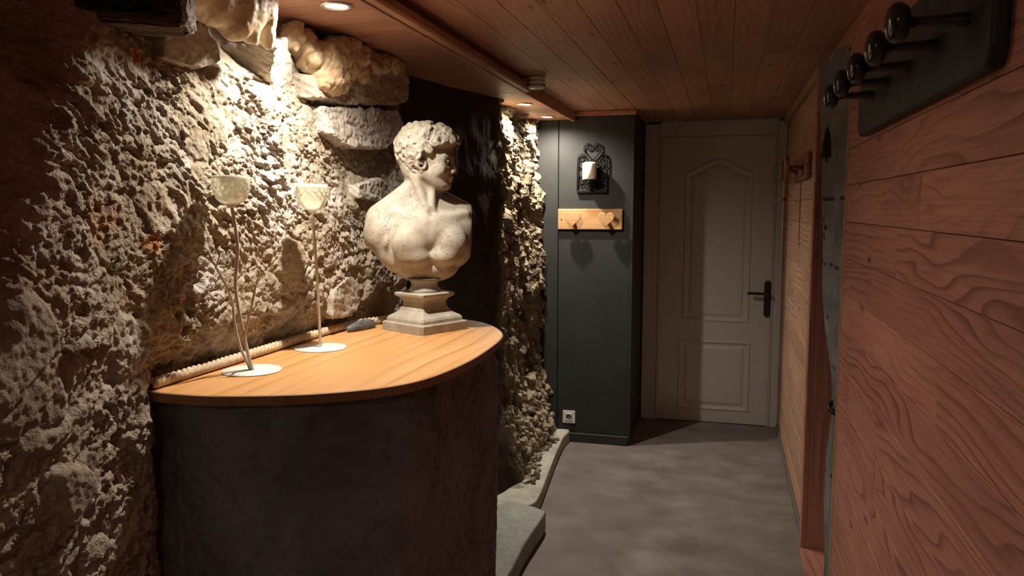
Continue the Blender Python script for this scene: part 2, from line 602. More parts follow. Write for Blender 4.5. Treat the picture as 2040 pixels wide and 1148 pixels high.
def floor_mat():
    N = NT('vinyl_floor')
    tc = N.n('ShaderNodeTexCoord')
    mp = N.n('ShaderNodeMapping'); mp.inputs['Scale'].default_value = (1.0, 1.3, 1)
    N.l(tc.outputs['Object'], mp.inputs[0])
    a = N.n('ShaderNodeTexNoise', in_Scale=4.5, in_Detail=6.0, in_Roughness=0.55)
    b = N.n('ShaderNodeTexNoise', in_Scale=2.0, in_Detail=3.0)
    st = N.n('ShaderNodeMapping'); st.inputs['Scale'].default_value = (6.0, 26.0, 1)
    N.l(tc.outputs['Object'], st.inputs[0])
    s = N.n('ShaderNodeTexNoise', in_Scale=1.5, in_Detail=4.0); N.l(st.outputs[0], s.inputs['Vector'])
    for q in (a, b): N.l(mp.outputs[0], q.inputs['Vector'])
    c = N.ramp(a.outputs[0], [(0.30, (0.125, 0.103, 0.090)), (0.5, (0.180, 0.154, 0.138)), (0.70, (0.245, 0.216, 0.196))])
    c = N.mix(N.ramp(b.outputs[0], [(0.42, 0.0), (0.62, 0.6)]), c, (0.175, 0.145, 0.125))
    c = N.mix(N.ramp(s.outputs[0], [(0.60, 0.0), (0.78, 0.35)]), c, (0.09, 0.076, 0.068))
    N.bump(s.outputs[0], 0.1, 0.001)
    return N.set(c, 0.5, spec=0.35)


M['floor'] = floor_mat()


def dark_paint():
    N = NT('dark_green_paint')
    tc = N.n('ShaderNodeTexCoord')
    a = N.n('ShaderNodeTexNoise', in_Scale=5.0, in_Detail=4.0)
    b = N.n('ShaderNodeTexNoise', in_Scale=1.0, in_Detail=5.0, in_Roughness=0.7)
    mp = N.n('ShaderNodeMapping'); mp.inputs['Scale'].default_value = (60, 60, 25)
    N.l(tc.outputs['Object'], mp.inputs[0]); N.l(mp.outputs[0], b.inputs['Vector'])
    N.l(tc.outputs['Object'], a.inputs['Vector'])
    c = N.ramp(a.outputs[0], [(0.3, (0.028, 0.029, 0.027)), (0.7, (0.038, 0.040, 0.037))])
    sp = N.n('ShaderNodeSeparateXYZ'); N.l(tc.outputs['Object'], sp.inputs[0])
    low = N.ramp(sp.outputs[2], [(0.08, 1.0), (0.34, 0.0)])
    c = N.mix(N.math('MULTIPLY', N.ramp(b.outputs[0], [(0.64, 0.0), (0.72, 0.4)]), low), c, (0.22, 0.22, 0.2))
    N.bump(b.outputs[0], 0.05, 0.001)
    return N.set(c, 0.55, spec=0.25)


M['dark_paint'] = dark_paint()
M['rack_paint'] = plain('rack_dark_paint', (0.034, 0.034, 0.031), 0.5, spec=0.15, nscale=18, namp=0.3)
M['knob_paint'] = plain('knob_gloss_paint', (0.018, 0.022, 0.02), 0.2, spec=0.6, nscale=30, namp=0.2)
M['white_paint'] = plain('door_white_paint', (0.50, 0.47, 0.43), 0.42, nscale=60, namp=0.03, bump=0.03)
M['white_plastic'] = plain('white_plastic', (0.72, 0.71, 0.67), 0.35, namp=0.02, bump=0)
M['white_metal'] = plain('white_lacquer', (0.74, 0.72, 0.66), 0.4, namp=0.03, bump=0)
M['cream_rod'] = plain('cream_lacquered_rod', (0.56, 0.5, 0.4), 0.4, namp=0.05, bump=0)
M['black'] = plain('black_metal', (0.008, 0.008, 0.008), 0.35, nscale=30, namp=0.2, bump=0)
M['iron'] = plain('wrought_iron', (0.006, 0.006, 0.006), 0.5, 0.0, 0.2, 60, 0.3, 0.1)
M['dark_hole'] = plain('dark_slot', (0.01, 0.01, 0.01), 0.8, namp=0.0, bump=0)
M['rope'] = plain('cotton_rope', (0.56, 0.43, 0.30), 0.85, nscale=120, namp=0.25, bump=0.4, spec=0.2)
M['carved'] = stone_mat('carved_dark_stone', (0.05, 0.052, 0.05), (0.095, 0.1, 0.097), (0.16, 0.165, 0.16), 40, 0.5, 0.5, 0.5, 0.003)
M['wall_plain'] = plain('plain_plaster', (0.36, 0.26, 0.2), 0.8, nscale=12, namp=0.1)
M['dark_room'] = plain('dim_plaster', (0.12, 0.1, 0.085), 0.85, nscale=12, namp=0.1)
M['skirting'] = plain('grey_skirting', (0.14, 0.12, 0.1), 0.6, nscale=20, namp=0.15)
M['trim_ring'] = plain('brushed_ring', (0.62, 0.56, 0.5), 0.3, 0.6, namp=0.03, bump=0)


def candle_mat():
    N = NT('candle_wax')
    N.b.inputs['Subsurface Weight'].default_value = 0.3
    N.b.inputs['Subsurface Radius'].default_value = (0.02, 0.012, 0.006)
    N.b.inputs['Subsurface Scale'].default_value = 0.5
    tc = N.n('ShaderNodeTexCoord'); no = N.n('ShaderNodeTexNoise', in_Scale=40.0)
    N.l(tc.outputs['Object'], no.inputs['Vector'])
    return N.set(N.ramp(no.outputs[0], [(0.3, (0.78, 0.68, 0.5)), (0.7, (0.86, 0.77, 0.6))]), 0.45)


M['wax'] = candle_mat()


def glass_mat():
    N = NT('pressed_glass')
    N.b.inputs['Transmission Weight'].default_value = 0.72
    N.b.inputs['IOR'].default_value = 1.45
    tc = N.n('ShaderNodeTexCoord'); no = N.n('ShaderNodeTexNoise', in_Scale=30.0)
    N.l(tc.outputs['Object'], no.inputs['Vector'])
    return N.set(N.ramp(no.outputs[0], [(0.3, (0.95, 0.94, 0.80)), (0.7, (0.98, 0.98, 0.88))]), 0.10)


M['glass'] = glass_mat()


def lens_mat():
    N = NT('lamp_lens')
    N.b.inputs['Emission Color'].default_value = (1.0, 0.93, 0.82, 1)
    N.b.inputs['Emission Strength'].default_value = 14.0
    return N.set((0.9, 0.9, 0.9), 0.4)


M['lens'] = lens_mat()


def vcol_mat(name, rough=0.9, spec=0.15):
    N = NT(name)
    at = N.n('ShaderNodeAttribute', attribute_name='tint')
    tc = N.n('ShaderNodeTexCoord')
    no = N.n('ShaderNodeTexNoise', in_Scale=220.0, in_Detail=3.0)
    bl = N.n('ShaderNodeTexNoise', in_Scale=9.0, in_Detail=4.0)
    for q in (no, bl): N.l(tc.outputs['Object'], q.inputs['Vector'])
    c = N.mix(1.0, at.outputs['Color'], N.ramp(bl.outputs[0], [(0.35, (0.65, 0.67, 0.68)), (0.65, (1.15, 1.15, 1.15))]), 'MULTIPLY')
    N.bump(no.outputs[0], 0.3, 0.001)
    return N.set(c, rough, spec=spec)


M['curtain'] = vcol_mat('printed_curtain')


def set_tint(me, rgba):
    at = me.color_attributes.new('tint', 'FLOAT_COLOR', 'POINT')
    at.data.foreach_set('color', np.asarray(rgba, np.float32).ravel())


# ================================================================== THE SETTING
XR = 0.366          # right wall face
YD = 5.40           # door wall
ZC = 2.05           # ceiling
ZS = 2.0            # soffit
XS = -0.90          # soffit edge
Y0 = -1.1           # wall behind the camera

fl = box('floor', -1.6, 1.3, Y0, YD + 0.1, -0.1, 0.0, M['floor'])
tag(fl, 'grey brown mottled vinyl floor running down the corridor', 'floor', kind='structure')

# ---- plank helper: shared meshes by (length, width), local X = long axis, front face at local z=0 looking -z
PL = {}
def plank_mesh(L, W, T, tone='', bev=0.0013):
    key = (round(L, 2), round(W, 3), T, tone)
    if key not in PL:
        PL[key] = box_me('plank', 0, round(L, 2) - 0.0006, -W / 2 + 0.0005, W / 2 - 0.0005, 0, T, bev)
    return PL[key]


def rows_of_planks(parent, n_rows, place, y0, y1, W, mat, first=0.5, seed=1, lens=(1.2, 1.9), gap=0.0):
    r = random.Random(seed)
    for i in range(n_rows):
        y = y0 - (r.uniform(0, 1.0) if first else 0)
        while y < y1 - 0.02:
            L = r.uniform(*lens)
            a = max(y, y0); b = min(y + L, y1)
            if b - a > 0.03:
                if y1 - b < 0.06: b = y1
                o = new_obj('plank', plank_mesh(b - a, W, 0.014, mat.name), mat, parent)
                place(o, i, a, r.uniform(-0.0012, 0.0012))
            y = b if b > y else y + L


# ---- ceiling (boards run along the corridor)
ceil = box('ceiling', -1.6, 1.3, Y0, YD + 0.1, ZC + 0.0145, ZC + 0.09, M['dark_room'])
tag(ceil, 'tongue and groove wooden board ceiling above the corridor', 'ceiling', kind='structure')
CW = 0.1085
def place_ceil(o, i, a, j):
    o.location = (-0.86 + CW * (i - 0.5), a, ZC + 0.0005 + abs(j))
    o.rotation_euler = (0, 0, PI / 2)
rows_of_planks(ceil, 13, place_ceil, Y0 + 0.02, YD - 0.005, CW, M['ceil_wood'], seed=3)

# ---- soffit along the stone wall: boards run across it
sof = box('trim_1', -1.45, XS - 0.016, Y0, 4.715, ZS + 0.0145, ZC + 0.014, M['dark_room'])
tag(sof, 'low wooden soffit with spotlights along the stone wall', 'soffit', kind='structure')
yy = 0.2
k = 0
while yy < 4.71:
    L = 0.55 + 0.0
    b = min(yy + 0.112, 4.714)
    o = new_obj('plank', plank_mesh(L, round(b - yy, 3), 0.014, 'soffit'), M['ceil_wood'], sof)
    o.location = (-1.45, (yy + b) / 2, ZS + 0.0005 + 0.001 * ((k * 7) % 3) / 3)
    yy = b; k += 1
fas = new_obj('fascia_board', box_me('fascia_board', 0, 4.72 - Y0, -0.008, 0.008, -0.032, 0.032, 0.002), M['ceil_wood'], sof)
fas.location = (XS - 0.008, Y0, 2.02); fas.rotation_euler = (0, 0, PI / 2)
bat = new_obj('batten', prism_me('batten', [(0, -0.016), (0.026, -0.016), (0.032, -0.008), (0.032, 0.012), (0.012, 0.026), (0, 0.026)], 0, 3.49 - Y0, 'Y', 0.0015, 1), M['ceil_wood'], sof)
bat.location = (XS + 0.0005, Y0, 2.008)

# ---- right wall, near section
wr = box('wall_right', XR + 0.0145, XR + 0.09, Y0, 2.69, 0.0, ZC, M['dark_room'])
tag(wr, 'reddish wooden board wall with the dark knob coat rack', 'wall', kind='structure')
WW = 0.1143
def place_r(o, i, a, j):
    o.location = (XR + 0.0005 + abs(j), a, 1.54 - WW * 13 - WW / 2 + WW * i + 0.0003)
    o.rotation_euler = (PI / 2, 0, PI / 2)
zrow0 = 1.54 - WW * 13.0
r_ = random.Random(11)
for i in range(18):
    zb = zrow0 + WW * i; zt = min(zb + WW, ZC - 0.002)
    zb = max(zb, 0.0)
    if zt - zb < 0.02: continue
    y = -1.1 + 0.0
    joints = {13: [0.35, 2.06], 14: [0.9], 12: [0.2, 1.7], 11: [-0.2, 1.9], 10: [0.6, 2.2], 9: [0.1, 1.5], 15: [0.4, 2.3], 8: [0.8], 16: [0.3, 1.6]}.get(i, [r_.uniform(-0.3, 0.9), r_.uniform(1.2, 2.5)])
    ys = [Y0] + joints + [2.688]
    for a, b in zip(ys[:-1], ys[1:]):
        o = new_obj('plank', plank_mesh(b - a, round(zt - zb, 3), 0.014, 'near'), M['wall_wood'], wr)
        o.location = (XR + 0.0005 + r_.uniform(0, 0.0012), a, (zb + zt) / 2)
        # local x -> world +y, local y -> world z, local z -> world +x
        o.rotation_euler = Matrix(((0, 0, 1), (1, 0, 0), (0, 1, 0))).to_euler()
edge = box('edge_strip', XR - 0.003, XR + 0.09, 2.6885, 2.7, 0.0, ZC - 0.002, M['pale_wood'], wr, 0.002)

# ---- right wall, far section beyond the curtained opening
wf = box('wall_right_far', XR + 0.0145, XR + 0.09, 3.43, YD + 0.05, 0.0, ZC, M['dark_room'])
tag(wf, 'wooden board wall with lamp light in its colour, between white door and curtain', 'wall', kind='structure')
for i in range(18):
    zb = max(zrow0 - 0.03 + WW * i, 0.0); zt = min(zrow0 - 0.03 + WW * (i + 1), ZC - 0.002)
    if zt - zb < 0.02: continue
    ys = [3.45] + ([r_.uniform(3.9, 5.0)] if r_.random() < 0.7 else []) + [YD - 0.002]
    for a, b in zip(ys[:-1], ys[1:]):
        o = new_obj('plank', plank_mesh(b - a, round(zt - zb, 3), 0.014, 'far'), M['lit_far_wood'], wf)
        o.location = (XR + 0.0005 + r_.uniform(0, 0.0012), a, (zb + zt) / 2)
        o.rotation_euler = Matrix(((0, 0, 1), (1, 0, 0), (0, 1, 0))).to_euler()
# jamb of the opening
jm = new_obj('jamb_board', box_me('jamb_board', 0, 2.02, -0.011, 0.011, -0.07, 0.07, 0.002), M['wall_wood'], wf)
jm.location = (XR + 0.064, 3.438, 0.001); jm.rotation_euler = (0, -PI / 2, 0)
jm2 = new_obj('jamb_board', box_me('jamb_board', 0, 2.02, -0.011, 0.011, -0.035, 0.035, 0.002), M['wall_wood'], wf)
jm2.location = (XR - 0.0105, 3.46, 0.001)
jm2.rotation_euler = Matrix(((0, 1, 0), (0, 0, 1), (1, 0, 0))).to_euler()
# header above the opening
hd = box('trim_2', XR + 0.0, XR + 0.09, 2.7005, 3.425, 1.985, ZC - 0.001, M['wall_wood'])
tag(hd, 'wooden header above the curtained opening', 'trim', kind='structure')
th = new_obj('trim_3', box_me('threshold', 0, 0.72, -0.09, 0.09, 0, 0.018, 0.003), M['wall_wood'])
th.location = (XR + 0.065, 2.702, 0.0005); th.rotation_euler = (0, 0, PI / 2)
tag(th, 'short wooden threshold board on the floor under the curtain', 'threshold', kind='structure')
bb = box('baseboard_right', XR - 0.012, XR - 0.0005, 3.5, YD - 0.045, 0.0005, 0.035, M['skirting'], None, 0.003)
tag(bb, 'low grey skirting along the far wooden wall', 'skirting', kind='structure')
# ceiling cove on right wall
cv = new_obj('trim_4', box_me('cove', 0, 1.97, -0.012, 0.012, -0.02, 0.02, 0.003), M['ceil_wood'])
cv.location = (XR - 0.0135, 3.43, ZC - 0.021); cv.rotation_euler = (0, 0, PI / 2)
tag(cv, 'narrow wooden cove batten where ceiling meets far wall', 'trim', kind='structure')
# room behind the curtain
rb = box('wall_side_room', 1.15, 1.25, Y0, YD, 0, ZC, M['dark_room'])
tag(rb, 'dim wall of the room behind the curtain', 'wall', kind='structure')

# ---- wall behind the door and behind the camera
wb = box('wall_back', -1.3, 0.45, YD + 0.035, YD + 0.1, 0, ZC, M['wall_plain'])
tag(wb, 'plain end wall around the white door', 'wall', kind='structure')
wc = box('wall_front', -1.6, 1.3, Y0 - 0.08, Y0, 0, ZC + 0.05, M['wall_plain'])
tag(wc, 'plain wall at the near end of the corridor', 'wall', kind='structure')

# ------------------------------------------------------------------ rock wall (left)
def wall_base(Y, z):
    ky = [-1.2, 0.6, 1.0, 1.25, 1.5, 1.8, 2.3, 2.6, 2.72, 2.79, 2.95, 3.3, 3.6, 3.74, 3.84, 4.0, 4.3, 4.75, 4.9]
    kx = [-1.10, -1.09, -1.125, -1.155, -1.178, -1.178, -1.178, -1.172, -1.155, -1.27, -1.26, -1.19, -1.115, -1.075, -1.085, -1.105, -1.115, -1.13, -1.14]
    X = np.interp(Y, ky, kx)
    # foot of the far wall flares out into rubble
    X = X + 0.10 * sstep(0.55, 0.05, z) * sstep(3.2, 3.6, Y)
    X = X - 0.042 * sstep(1.20, 1.10, z) * sstep(2.75, 2.65, Y) * sstep(1.33, 1.42, Y)
    X = X - 0.085 * np.clip(z - 1.2, 0, 0.75) * sstep(2.8, 2.6, Y)
    X = X - 0.10 * sstep(1.80, 1.93, z) * sstep(1.70, 1.80, Y) * sstep(2.08, 1.98, Y)
    X = X - 0.045 * sstep(1.80, 1.95, z) * sstep(3.72, 3.82, Y)
    # upper left recess under the beam, shaped to keep this part shaded
    yb = 1.29 - 0.55 * (1.8 - z)
    X = X - 0.15 * sstep(0.02, -0.20, Y - yb)
    return X


SMOOTH = [  # (Y, z, rY, rz, height, smoothness)
    (1.03, 1.17, 0.085, 0.14, 0.012, 1.0), (1.10, 0.965, 0.05, 0.045, 0.016, 1.0),
    (1.15, 1.22, 0.035, 0.02, 0.012, 0.9), (1.335, 1.12, 0.03, 0.03, 0.0, 0.8),
    (1.60, 1.60, 0.035, 0.055, -0.004, 0.9), (1.55, 1.5, 0.03, 0.03, 0.0, 0.7),
    (2.0, 1.62, 0.03, 0.09, -0.006, 0.9), (2.10, 1.47, 0.04, 0.05, 0.004, 0.7),
    (1.72, 1.72, 0.10, 0.06, 0.008, 0.55), (1.40, 1.22, 0.06, 0.05, 0.01, 0.5),
    (2.33, 1.20, 0.10, 0.07, -0.012, 0.5), (1.95, 1.80, 0.07, 0.10, 0.004, 0.7),
    (1.42, 1.82, 0.12, 0.04, 0.004, 0.4), (2.45, 1.5, 0.09, 0.08, 0.01, 0.3),
]


def rock_grid(y0, y1, z0, z1, ny, nz):
    Y, Z = np.meshgrid(np.linspace(y0, y1, ny, dtype=np.float64), np.linspace(z0, z1, nz, dtype=np.float64), indexing='ij')
    wx = 0.03 * fbm2(Y * 9, Z * 9, 5, 3); wz = 0.03 * fbm2(Y * 9 + 40, Z * 9, 6, 3)
    wx2 = 0.007 * noise2(Y * 60, Z * 60, 15); wz2 = 0.007 * noise2(Y * 60 + 9, Z * 60, 16)
    Yw, Zw = Y + wx, Z + wz
    Yf, Zf = Y + wx2 + 0.3 * wx, Z + wz2 + 0.3 * wz
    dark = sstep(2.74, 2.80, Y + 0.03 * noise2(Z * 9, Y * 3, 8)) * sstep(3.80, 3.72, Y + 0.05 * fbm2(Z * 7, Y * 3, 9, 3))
    far = sstep(3.66, 3.84, Y + 0.04 * fbm2(Z * 7, Y * 3, 9, 3))
    X = wall_base(Y, Z)
    big = 0.010 * fbm2(Y * 3.1, Z * 3.1, 1, 3)
    # embedded stones
    f1, f2, cid = worley2(Yw * 5.5, Zw * 7.5, 3)
    stone = (cid - 0.5) * 0.009 - 0.004 * sstep(0.16, 0.02, f2 - f1)
    # directional trowel ridges
    ang = np.where(Z > 1.35, -0.75, 0.55) + 0.5 * noise2(Y * 1.7, Z * 1.7, 21)
    ang = -0.7 * sstep(1.2, 1.5, Z) + 0.5 * sstep(1.5, 1.2, Z) + 0.4 * noise2(Y * 1.7, Z * 1.7, 21)
    cu, su = np.cos(-0.7), np.sin(-0.7)
    up = sstep(1.25, 1.55, Z + 0.15 * noise2(Y * 2, Z * 2, 31))
    rid_a = fbm2((Yw * cu + Zw * su) * 11, (-Yw * su + Zw * cu) * 38, 11, 4, 0.6)
    cu, su = np.cos(0.55), np.sin(0.55)
    rid_b = fbm2((Yw * cu + Zw * su) * 10, (-Yw * su + Zw * cu) * 34, 12, 4, 0.6)
    rid = rid_a * up + rid_b * (1 - up)
    # popcorn mortar
    def aniso(a_, k1, k2):
        c_, s_ = np.cos(a_), np.sin(a_)
        return (Yf * c_ + Zf * s_) * k1, (-Yf * s_ + Zf * c_) * k2
    pa = worley2(*aniso(-0.7, 54, 96), 41); pb = worley2(*aniso(0.5, 54, 96), 43)
    p1 = pa[0] * up + pb[0] * (1 - up); pid = pa[2] * up + pb[2] * (1 - up)
    p2, p2b, pid2 = worley2(Yf * 118, Zf * 140, 42)
    lum = np.sqrt(np.clip(1 - p1 * p1 * 1.25, 0, 1)) * (0.45 + 0.55 * pid)
    lum2 = np.sqrt(np.clip(1 - p2 * p2 * 1.25, 0, 1)) * (0.4 + 0.6 * pid2)
    holes = sstep(0.18, 0.5, noise2(Yf * 30, Zf * 34, 51)) * sstep(0.0, 0.4, noise2(Y * 7, Z * 7, 52))
    rough = np.clip(0.75 + 0.5 * fbm2(Y * 5, Z * 5, 61, 3), 0.35, 1.2)
    sm = np.zeros_like(Y); extra = np.zeros_like(Y)
    for (cy, cz, ry, rz, hh, s) in SMOOTH:
        d = np.sqrt(((Y + wx * 0.9 - cy) / ry) ** 2 + ((Z + wz * 0.9 - cz) / rz) ** 2)
        mk = sstep(1.12, 0.86, d)
        sm = np.maximum(sm, mk * s); extra += hh * mk
    rough = rough * (1 - 0.88 * sm)
    near = big + stone + extra + rough * (0.0100 * rid + 0.0135 * lum + 0.006 * lum2 - 0.022 * holes - 0.012) + 0.003 * fbm2(Y * 45, Z * 45, 71, 3)
    # far rock: chunky and cracked
    q1, q2, qid = worley2(Yw * 9, Zw * 8, 81)
    q3, q4, qid3 = worley2(Yf * 30, Zf * 26, 82)
    q5, q6, qid5 = worley2(Yf * 75, Zf * 66, 83)
    farh = 0.03 * fbm2(Y * 4, Z * 3.4, 84, 4) + (qid - 0.5) * 0.055 - 0.03 * sstep(0.2, 0.02, q2 - q1) + 0.026 * np.sqrt(np.clip(1 - q3 * q3 * 1.2, 0, 1)) * qid3 + 0.011 * np.sqrt(np.clip(1 - q5 * q5 * 1.2, 0, 1)) + 0.008 * fbm2(Y * 40, Z * 30, 85, 4, 0.6) - 0.01
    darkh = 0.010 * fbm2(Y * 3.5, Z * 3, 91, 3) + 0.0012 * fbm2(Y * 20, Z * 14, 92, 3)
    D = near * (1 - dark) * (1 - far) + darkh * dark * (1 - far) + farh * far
    X = X + D
    # sag so that lumps overhang a little
    Zs = Z - 0.35 * np.clip(D, -0.02, 0.03) * (1 - dark)
    Zs = np.where((Z <= z0 + 1e-6) | (Z >= z1 - 1e-6), Z, Zs)
    V = np.stack([X, Y, Zs], -1).reshape(-1, 3)
    i = np.arange(ny - 1)[:, None] * nz + np.arange(nz - 1)[None, :]
    Q = np.stack([i, i + nz, i + nz + 1, i + 1], -1).reshape(-1, 4)[:, ::-1]
    Q = Q[:, ::-1]
    # own colours of the wall materials, plus shade in the dark stretch
    base = np.stack([np.full_like(Y, 0.43), np.full_like(Y, 0.382), np.full_like(Y, 0.312)], -1)
    def blend(c, m):
        nonlocal base
        base = base * (1 - m[..., None]) + np.array(c) * m[..., None]
    blend((0.50, 0.455, 0.385), sstep(0.0, 0.5, fbm2(Y * 3 + 7, Z * 3, 101, 3)) * 0.8)
    blend((0.36, 0.295, 0.215), sstep(0.1, 0.6, fbm2(Y * 4 + 3, Z * 4, 102, 3)) * 0.7)
    blend((0.55, 0.52, 0.50), sstep(0.25, 0.6, fbm2(Y * 5, Z * 5 + 8, 103, 3)) * 0.8)
    blend((0.30, 0.26, 0.21), np.clip(sm, 0, 1) * 0.55 * sstep(1.3, 1.2, Y))
    blend((0.40, 0.345, 0.27), np.clip(sm, 0, 1) * 0.7 * sstep(1.2, 1.3, Y))
    blend((0.60, 0.24, 0.05), 0.75 * sstep(0.03, 0.012, np.hypot(Y - 1.405 + wx * 0.6, Z - 1.395)))
    blend((0.55, 0.27, 0.09), 0.45 * sstep(0.05, 0.02, np.hypot(Y - 1.25 + wx, (Z - 1.44) * 0.7)))
    blend((0.80, 0.10, 0.05), 0.9 * sstep(0.017, 0.009, np.hypot((Y - 1.425 + wx * 0.3) * 1.15, (Z - 1.79) * 0.8)))
    blend((0.052, 0.038, 0.028), dark)  # smooth dark plaster, with the recess shade put into its colour
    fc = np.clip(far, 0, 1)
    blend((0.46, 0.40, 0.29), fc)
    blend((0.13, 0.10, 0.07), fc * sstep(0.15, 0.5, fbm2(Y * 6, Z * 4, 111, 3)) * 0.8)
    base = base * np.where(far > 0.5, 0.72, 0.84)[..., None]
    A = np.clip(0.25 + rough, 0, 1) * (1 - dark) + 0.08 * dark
    return V, Q, np.concatenate([base, A[..., None]], -1).reshape(-1, 4)


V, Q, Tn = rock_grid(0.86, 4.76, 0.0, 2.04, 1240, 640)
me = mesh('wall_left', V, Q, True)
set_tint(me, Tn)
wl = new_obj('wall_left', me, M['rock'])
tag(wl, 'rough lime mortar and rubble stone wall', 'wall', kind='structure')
V, Q, Tn = rock_grid(Y0, 0.868, 0.0, 2.04, 200, 200)
me = mesh('wall_left_near', V, Q, True)
set_tint(me, Tn)
wn = new_obj('wall_left_near', me, M['rock'])
tag(wn, 'rough mortar wall continuing towards the near end', 'wall', kind='structure')


# ---- bigger stones set in the wall (pieces of the wall)
def chunk(name, poly, xf, xb, mat, parent, seed=0, grow=1.12, sub=7, amp=0.006, bev=0.005, tilt=(0, 0)):
    """polygon in (Y,z); front face at x=xf"""
    bm = bmesh.new()
    cy = sum(p[0] for p in poly) / len(poly); cz = sum(p[1] for p in poly) / len(poly)
    for (y, z) in poly:
        bm.verts.new((xf + tilt[0] * (y - cy) + tilt[1] * (z - cz), y, z))
        bm.verts.new((xb, cy + (y - cy) * grow, cz + (z - cz) * grow))
    bmesh.ops.convex_hull(bm, input=bm.verts[:])
    bmesh.ops.dissolve_limit(bm, angle_limit=0.05, verts=bm.verts[:], edges=bm.edges[:])
    bmesh.ops.bevel(bm, geom=bm.edges[:], offset=bev, segments=2, affect='EDGES', profile=0.6)
    bmesh.ops.triangulate(bm, faces=bm.faces[:])
    for _ in range(sub):
        bmesh.ops.subdivide_edges(bm, edges=[e for e in bm.edges if e.calc_length() > 0.009], cuts=1)
        bmesh.ops.triangulate(bm, faces=bm.faces[:])
    me = bpy.data.meshes.new(name)
    bm.normal_update()
    co = np.array([v.co for v in bm.verts]); no = np.array([v.normal for v in bm.verts])
    d = amp * 0.7 * fbm2(co[:, 1] * 11 + seed, co[:, 2] * 22 + co[:, 0] * 15, 200 + seed, 4, 0.6) + amp * 0.5 * fbm2(co[:, 1] * 70 + seed, co[:, 2] * 70 + co[:, 0] * 40, 300 + seed, 3, 0.6)
    co = co + no * d[:, None]
    for v, c in zip(bm.verts, co): v.co = c
    bm.to_mesh(me); bm.free()
    me.polygons.foreach_set('use_smooth', np.ones(len(me.polygons), dtype=bool))
    o = new_obj(name, me, mat, parent)
    return o


chunk('stone', [(2.13, 1.80), (2.11, 1.86), (2.26, 1.885), (2.45, 1.93), (2.68, 1.965), (2.74, 1.95), (2.72, 1.86), (2.62, 1.835), (2.3, 1.80)], -1.165, -1.32, M['slab_stone'], wl, 1, amp=0.008, tilt=(0.07, 0.0))
chunk('stone', [(2.18, 1.70), (2.17, 1.775), (2.3, 1.785), (2.5, 1.81), (2.66, 1.82), (2.69, 1.77), (2.63, 1.71), (2.52, 1.675), (2.3, 1.665)], -1.165, -1.32, M['white_stone'], wl, 2, amp=0.010, tilt=(0.08, -0.1))
chunk('stone', [(1.875, 1.90), (1.93, 1.93), (2.04, 1.875), (2.12, 1.79), (2.10, 1.765), (2.02, 1.78), (1.95, 1.80), (1.9, 1.83)], -1.22, -1.36, M['slab_stone'], wl, 3, amp=0.006, tilt=(-0.25, 0.45))
chunk('stone', [(1.50, 1.80), (1.50, 1.88), (1.62, 1.90), (1.68, 1.865), (1.70, 1.83), (1.63, 1.80)], -1.205, -1.33, M['slab_stone'], wl, 4, amp=0.005, tilt=(0, 0.15))
chunk('stone', [(2.36, 1.50), (2.36, 1.545), (2.52, 1.57), (2.6, 1.56), (2.6, 1.52), (2.5, 1.50)], -1.17, -1.3, M['white_stone'], wl, 5, amp=0.008)
chunk('stone', [(2.15, 1.13), (2.16, 1.21), (2.26, 1.25), (2.33, 1.23), (2.34, 1.16), (2.28, 1.12)], -1.165, -1.3, M['slab_stone'], wl, 6, amp=0.008)

# rubble at the foot of the far wall
r_ = random.Random(5)
prot = []
for s in range(5):
    bm = bmesh.new()
    bmesh.ops.create_icosphere(bm, subdivisions=2, radius=1.0)
    for v in bm.verts:
        n = v.co.normalized()
        q = 1 + 0.22 * math.sin(3.1 * n.x + s) * math.cos(2.7 * n.y + 2 * s) + 0.12 * math.sin(7 * n.z + 3 * s + 4 * n.x)
        v.co = n * q
    mm = bpy.data.meshes.new('stone'); bm.to_mesh(mm); bm.free()
    mm.materials.append(M['pebble'])
    prot.append(mm)
for i in range(70):
    y = r_.uniform(3.72, 4.6); t = r_.random()
    wx_ = float(wall_base(np.array(y), np.array(0.12)))
    zz = 0.075 + t * 0.28
    x = float(wall_base(np.array(y), np.array(zz))) + r_.uniform(0.0, 0.03) + (0.05 * (1 - t) if y > 3.5 else 0.02)
    s = r_.uniform(0.010, 0.026) * (1.1 - 0.4 * t)
    o = bpy.data.objects.new('stone', prot[i % 5]); COL.objects.link(o); o.parent = wl
    o.location = (x, y, zz); o.scale = (s, s * r_.uniform(0.8, 1.5), s * r_.uniform(0.7, 1.1))
    o.rotation_euler = (r_.uniform(0, 6), r_.uniform(0, 6), r_.uniform(0, 6))

# ================================================================== KERB SLABS
def slab(name, poly, z0, z1, mat, seed):
    pts = catmull(poly, 5, True)
    me = prism_me(name, [(p[0], p[1]) for p in pts], z0, z1, 'Z', 0.008, 2)
    return new_obj(name, me, mat)


o = slab('kerb_slab', [(-1.12, 4.72), (-1.02, 4.722), (-0.922, 4.722), (-0.925, 4.55), (-0.90, 4.2), (-0.872, 3.9), (-0.845, 3.6), (-0.848, 3.47), (-0.90, 3.42), (-1.0, 3.40), (-1.15, 3.42), (-1.15, 4.0)], 0.0, 0.075, M['kerb'], 1)
tag(o, 'pale concrete kerb ending against the dark green cupboard', 'kerb', 'kerb pieces at the foot of the stone wall')
o = slab('kerb_slab', [(-0.96, 3.40), (-0.86, 3.395), (-0.775, 3.35), (-0.757, 3.30), (-0.765, 3.0), (-0.765, 2.6), (-0.9, 2.58), (-1.05, 2.7), (-1.05, 3.2)], 0.0, 0.095, M['kerb_green'], 2)
tag(o, 'greenish grey kerb slab beside the curved console base', 'kerb', 'kerb pieces at the foot of the stone wall')

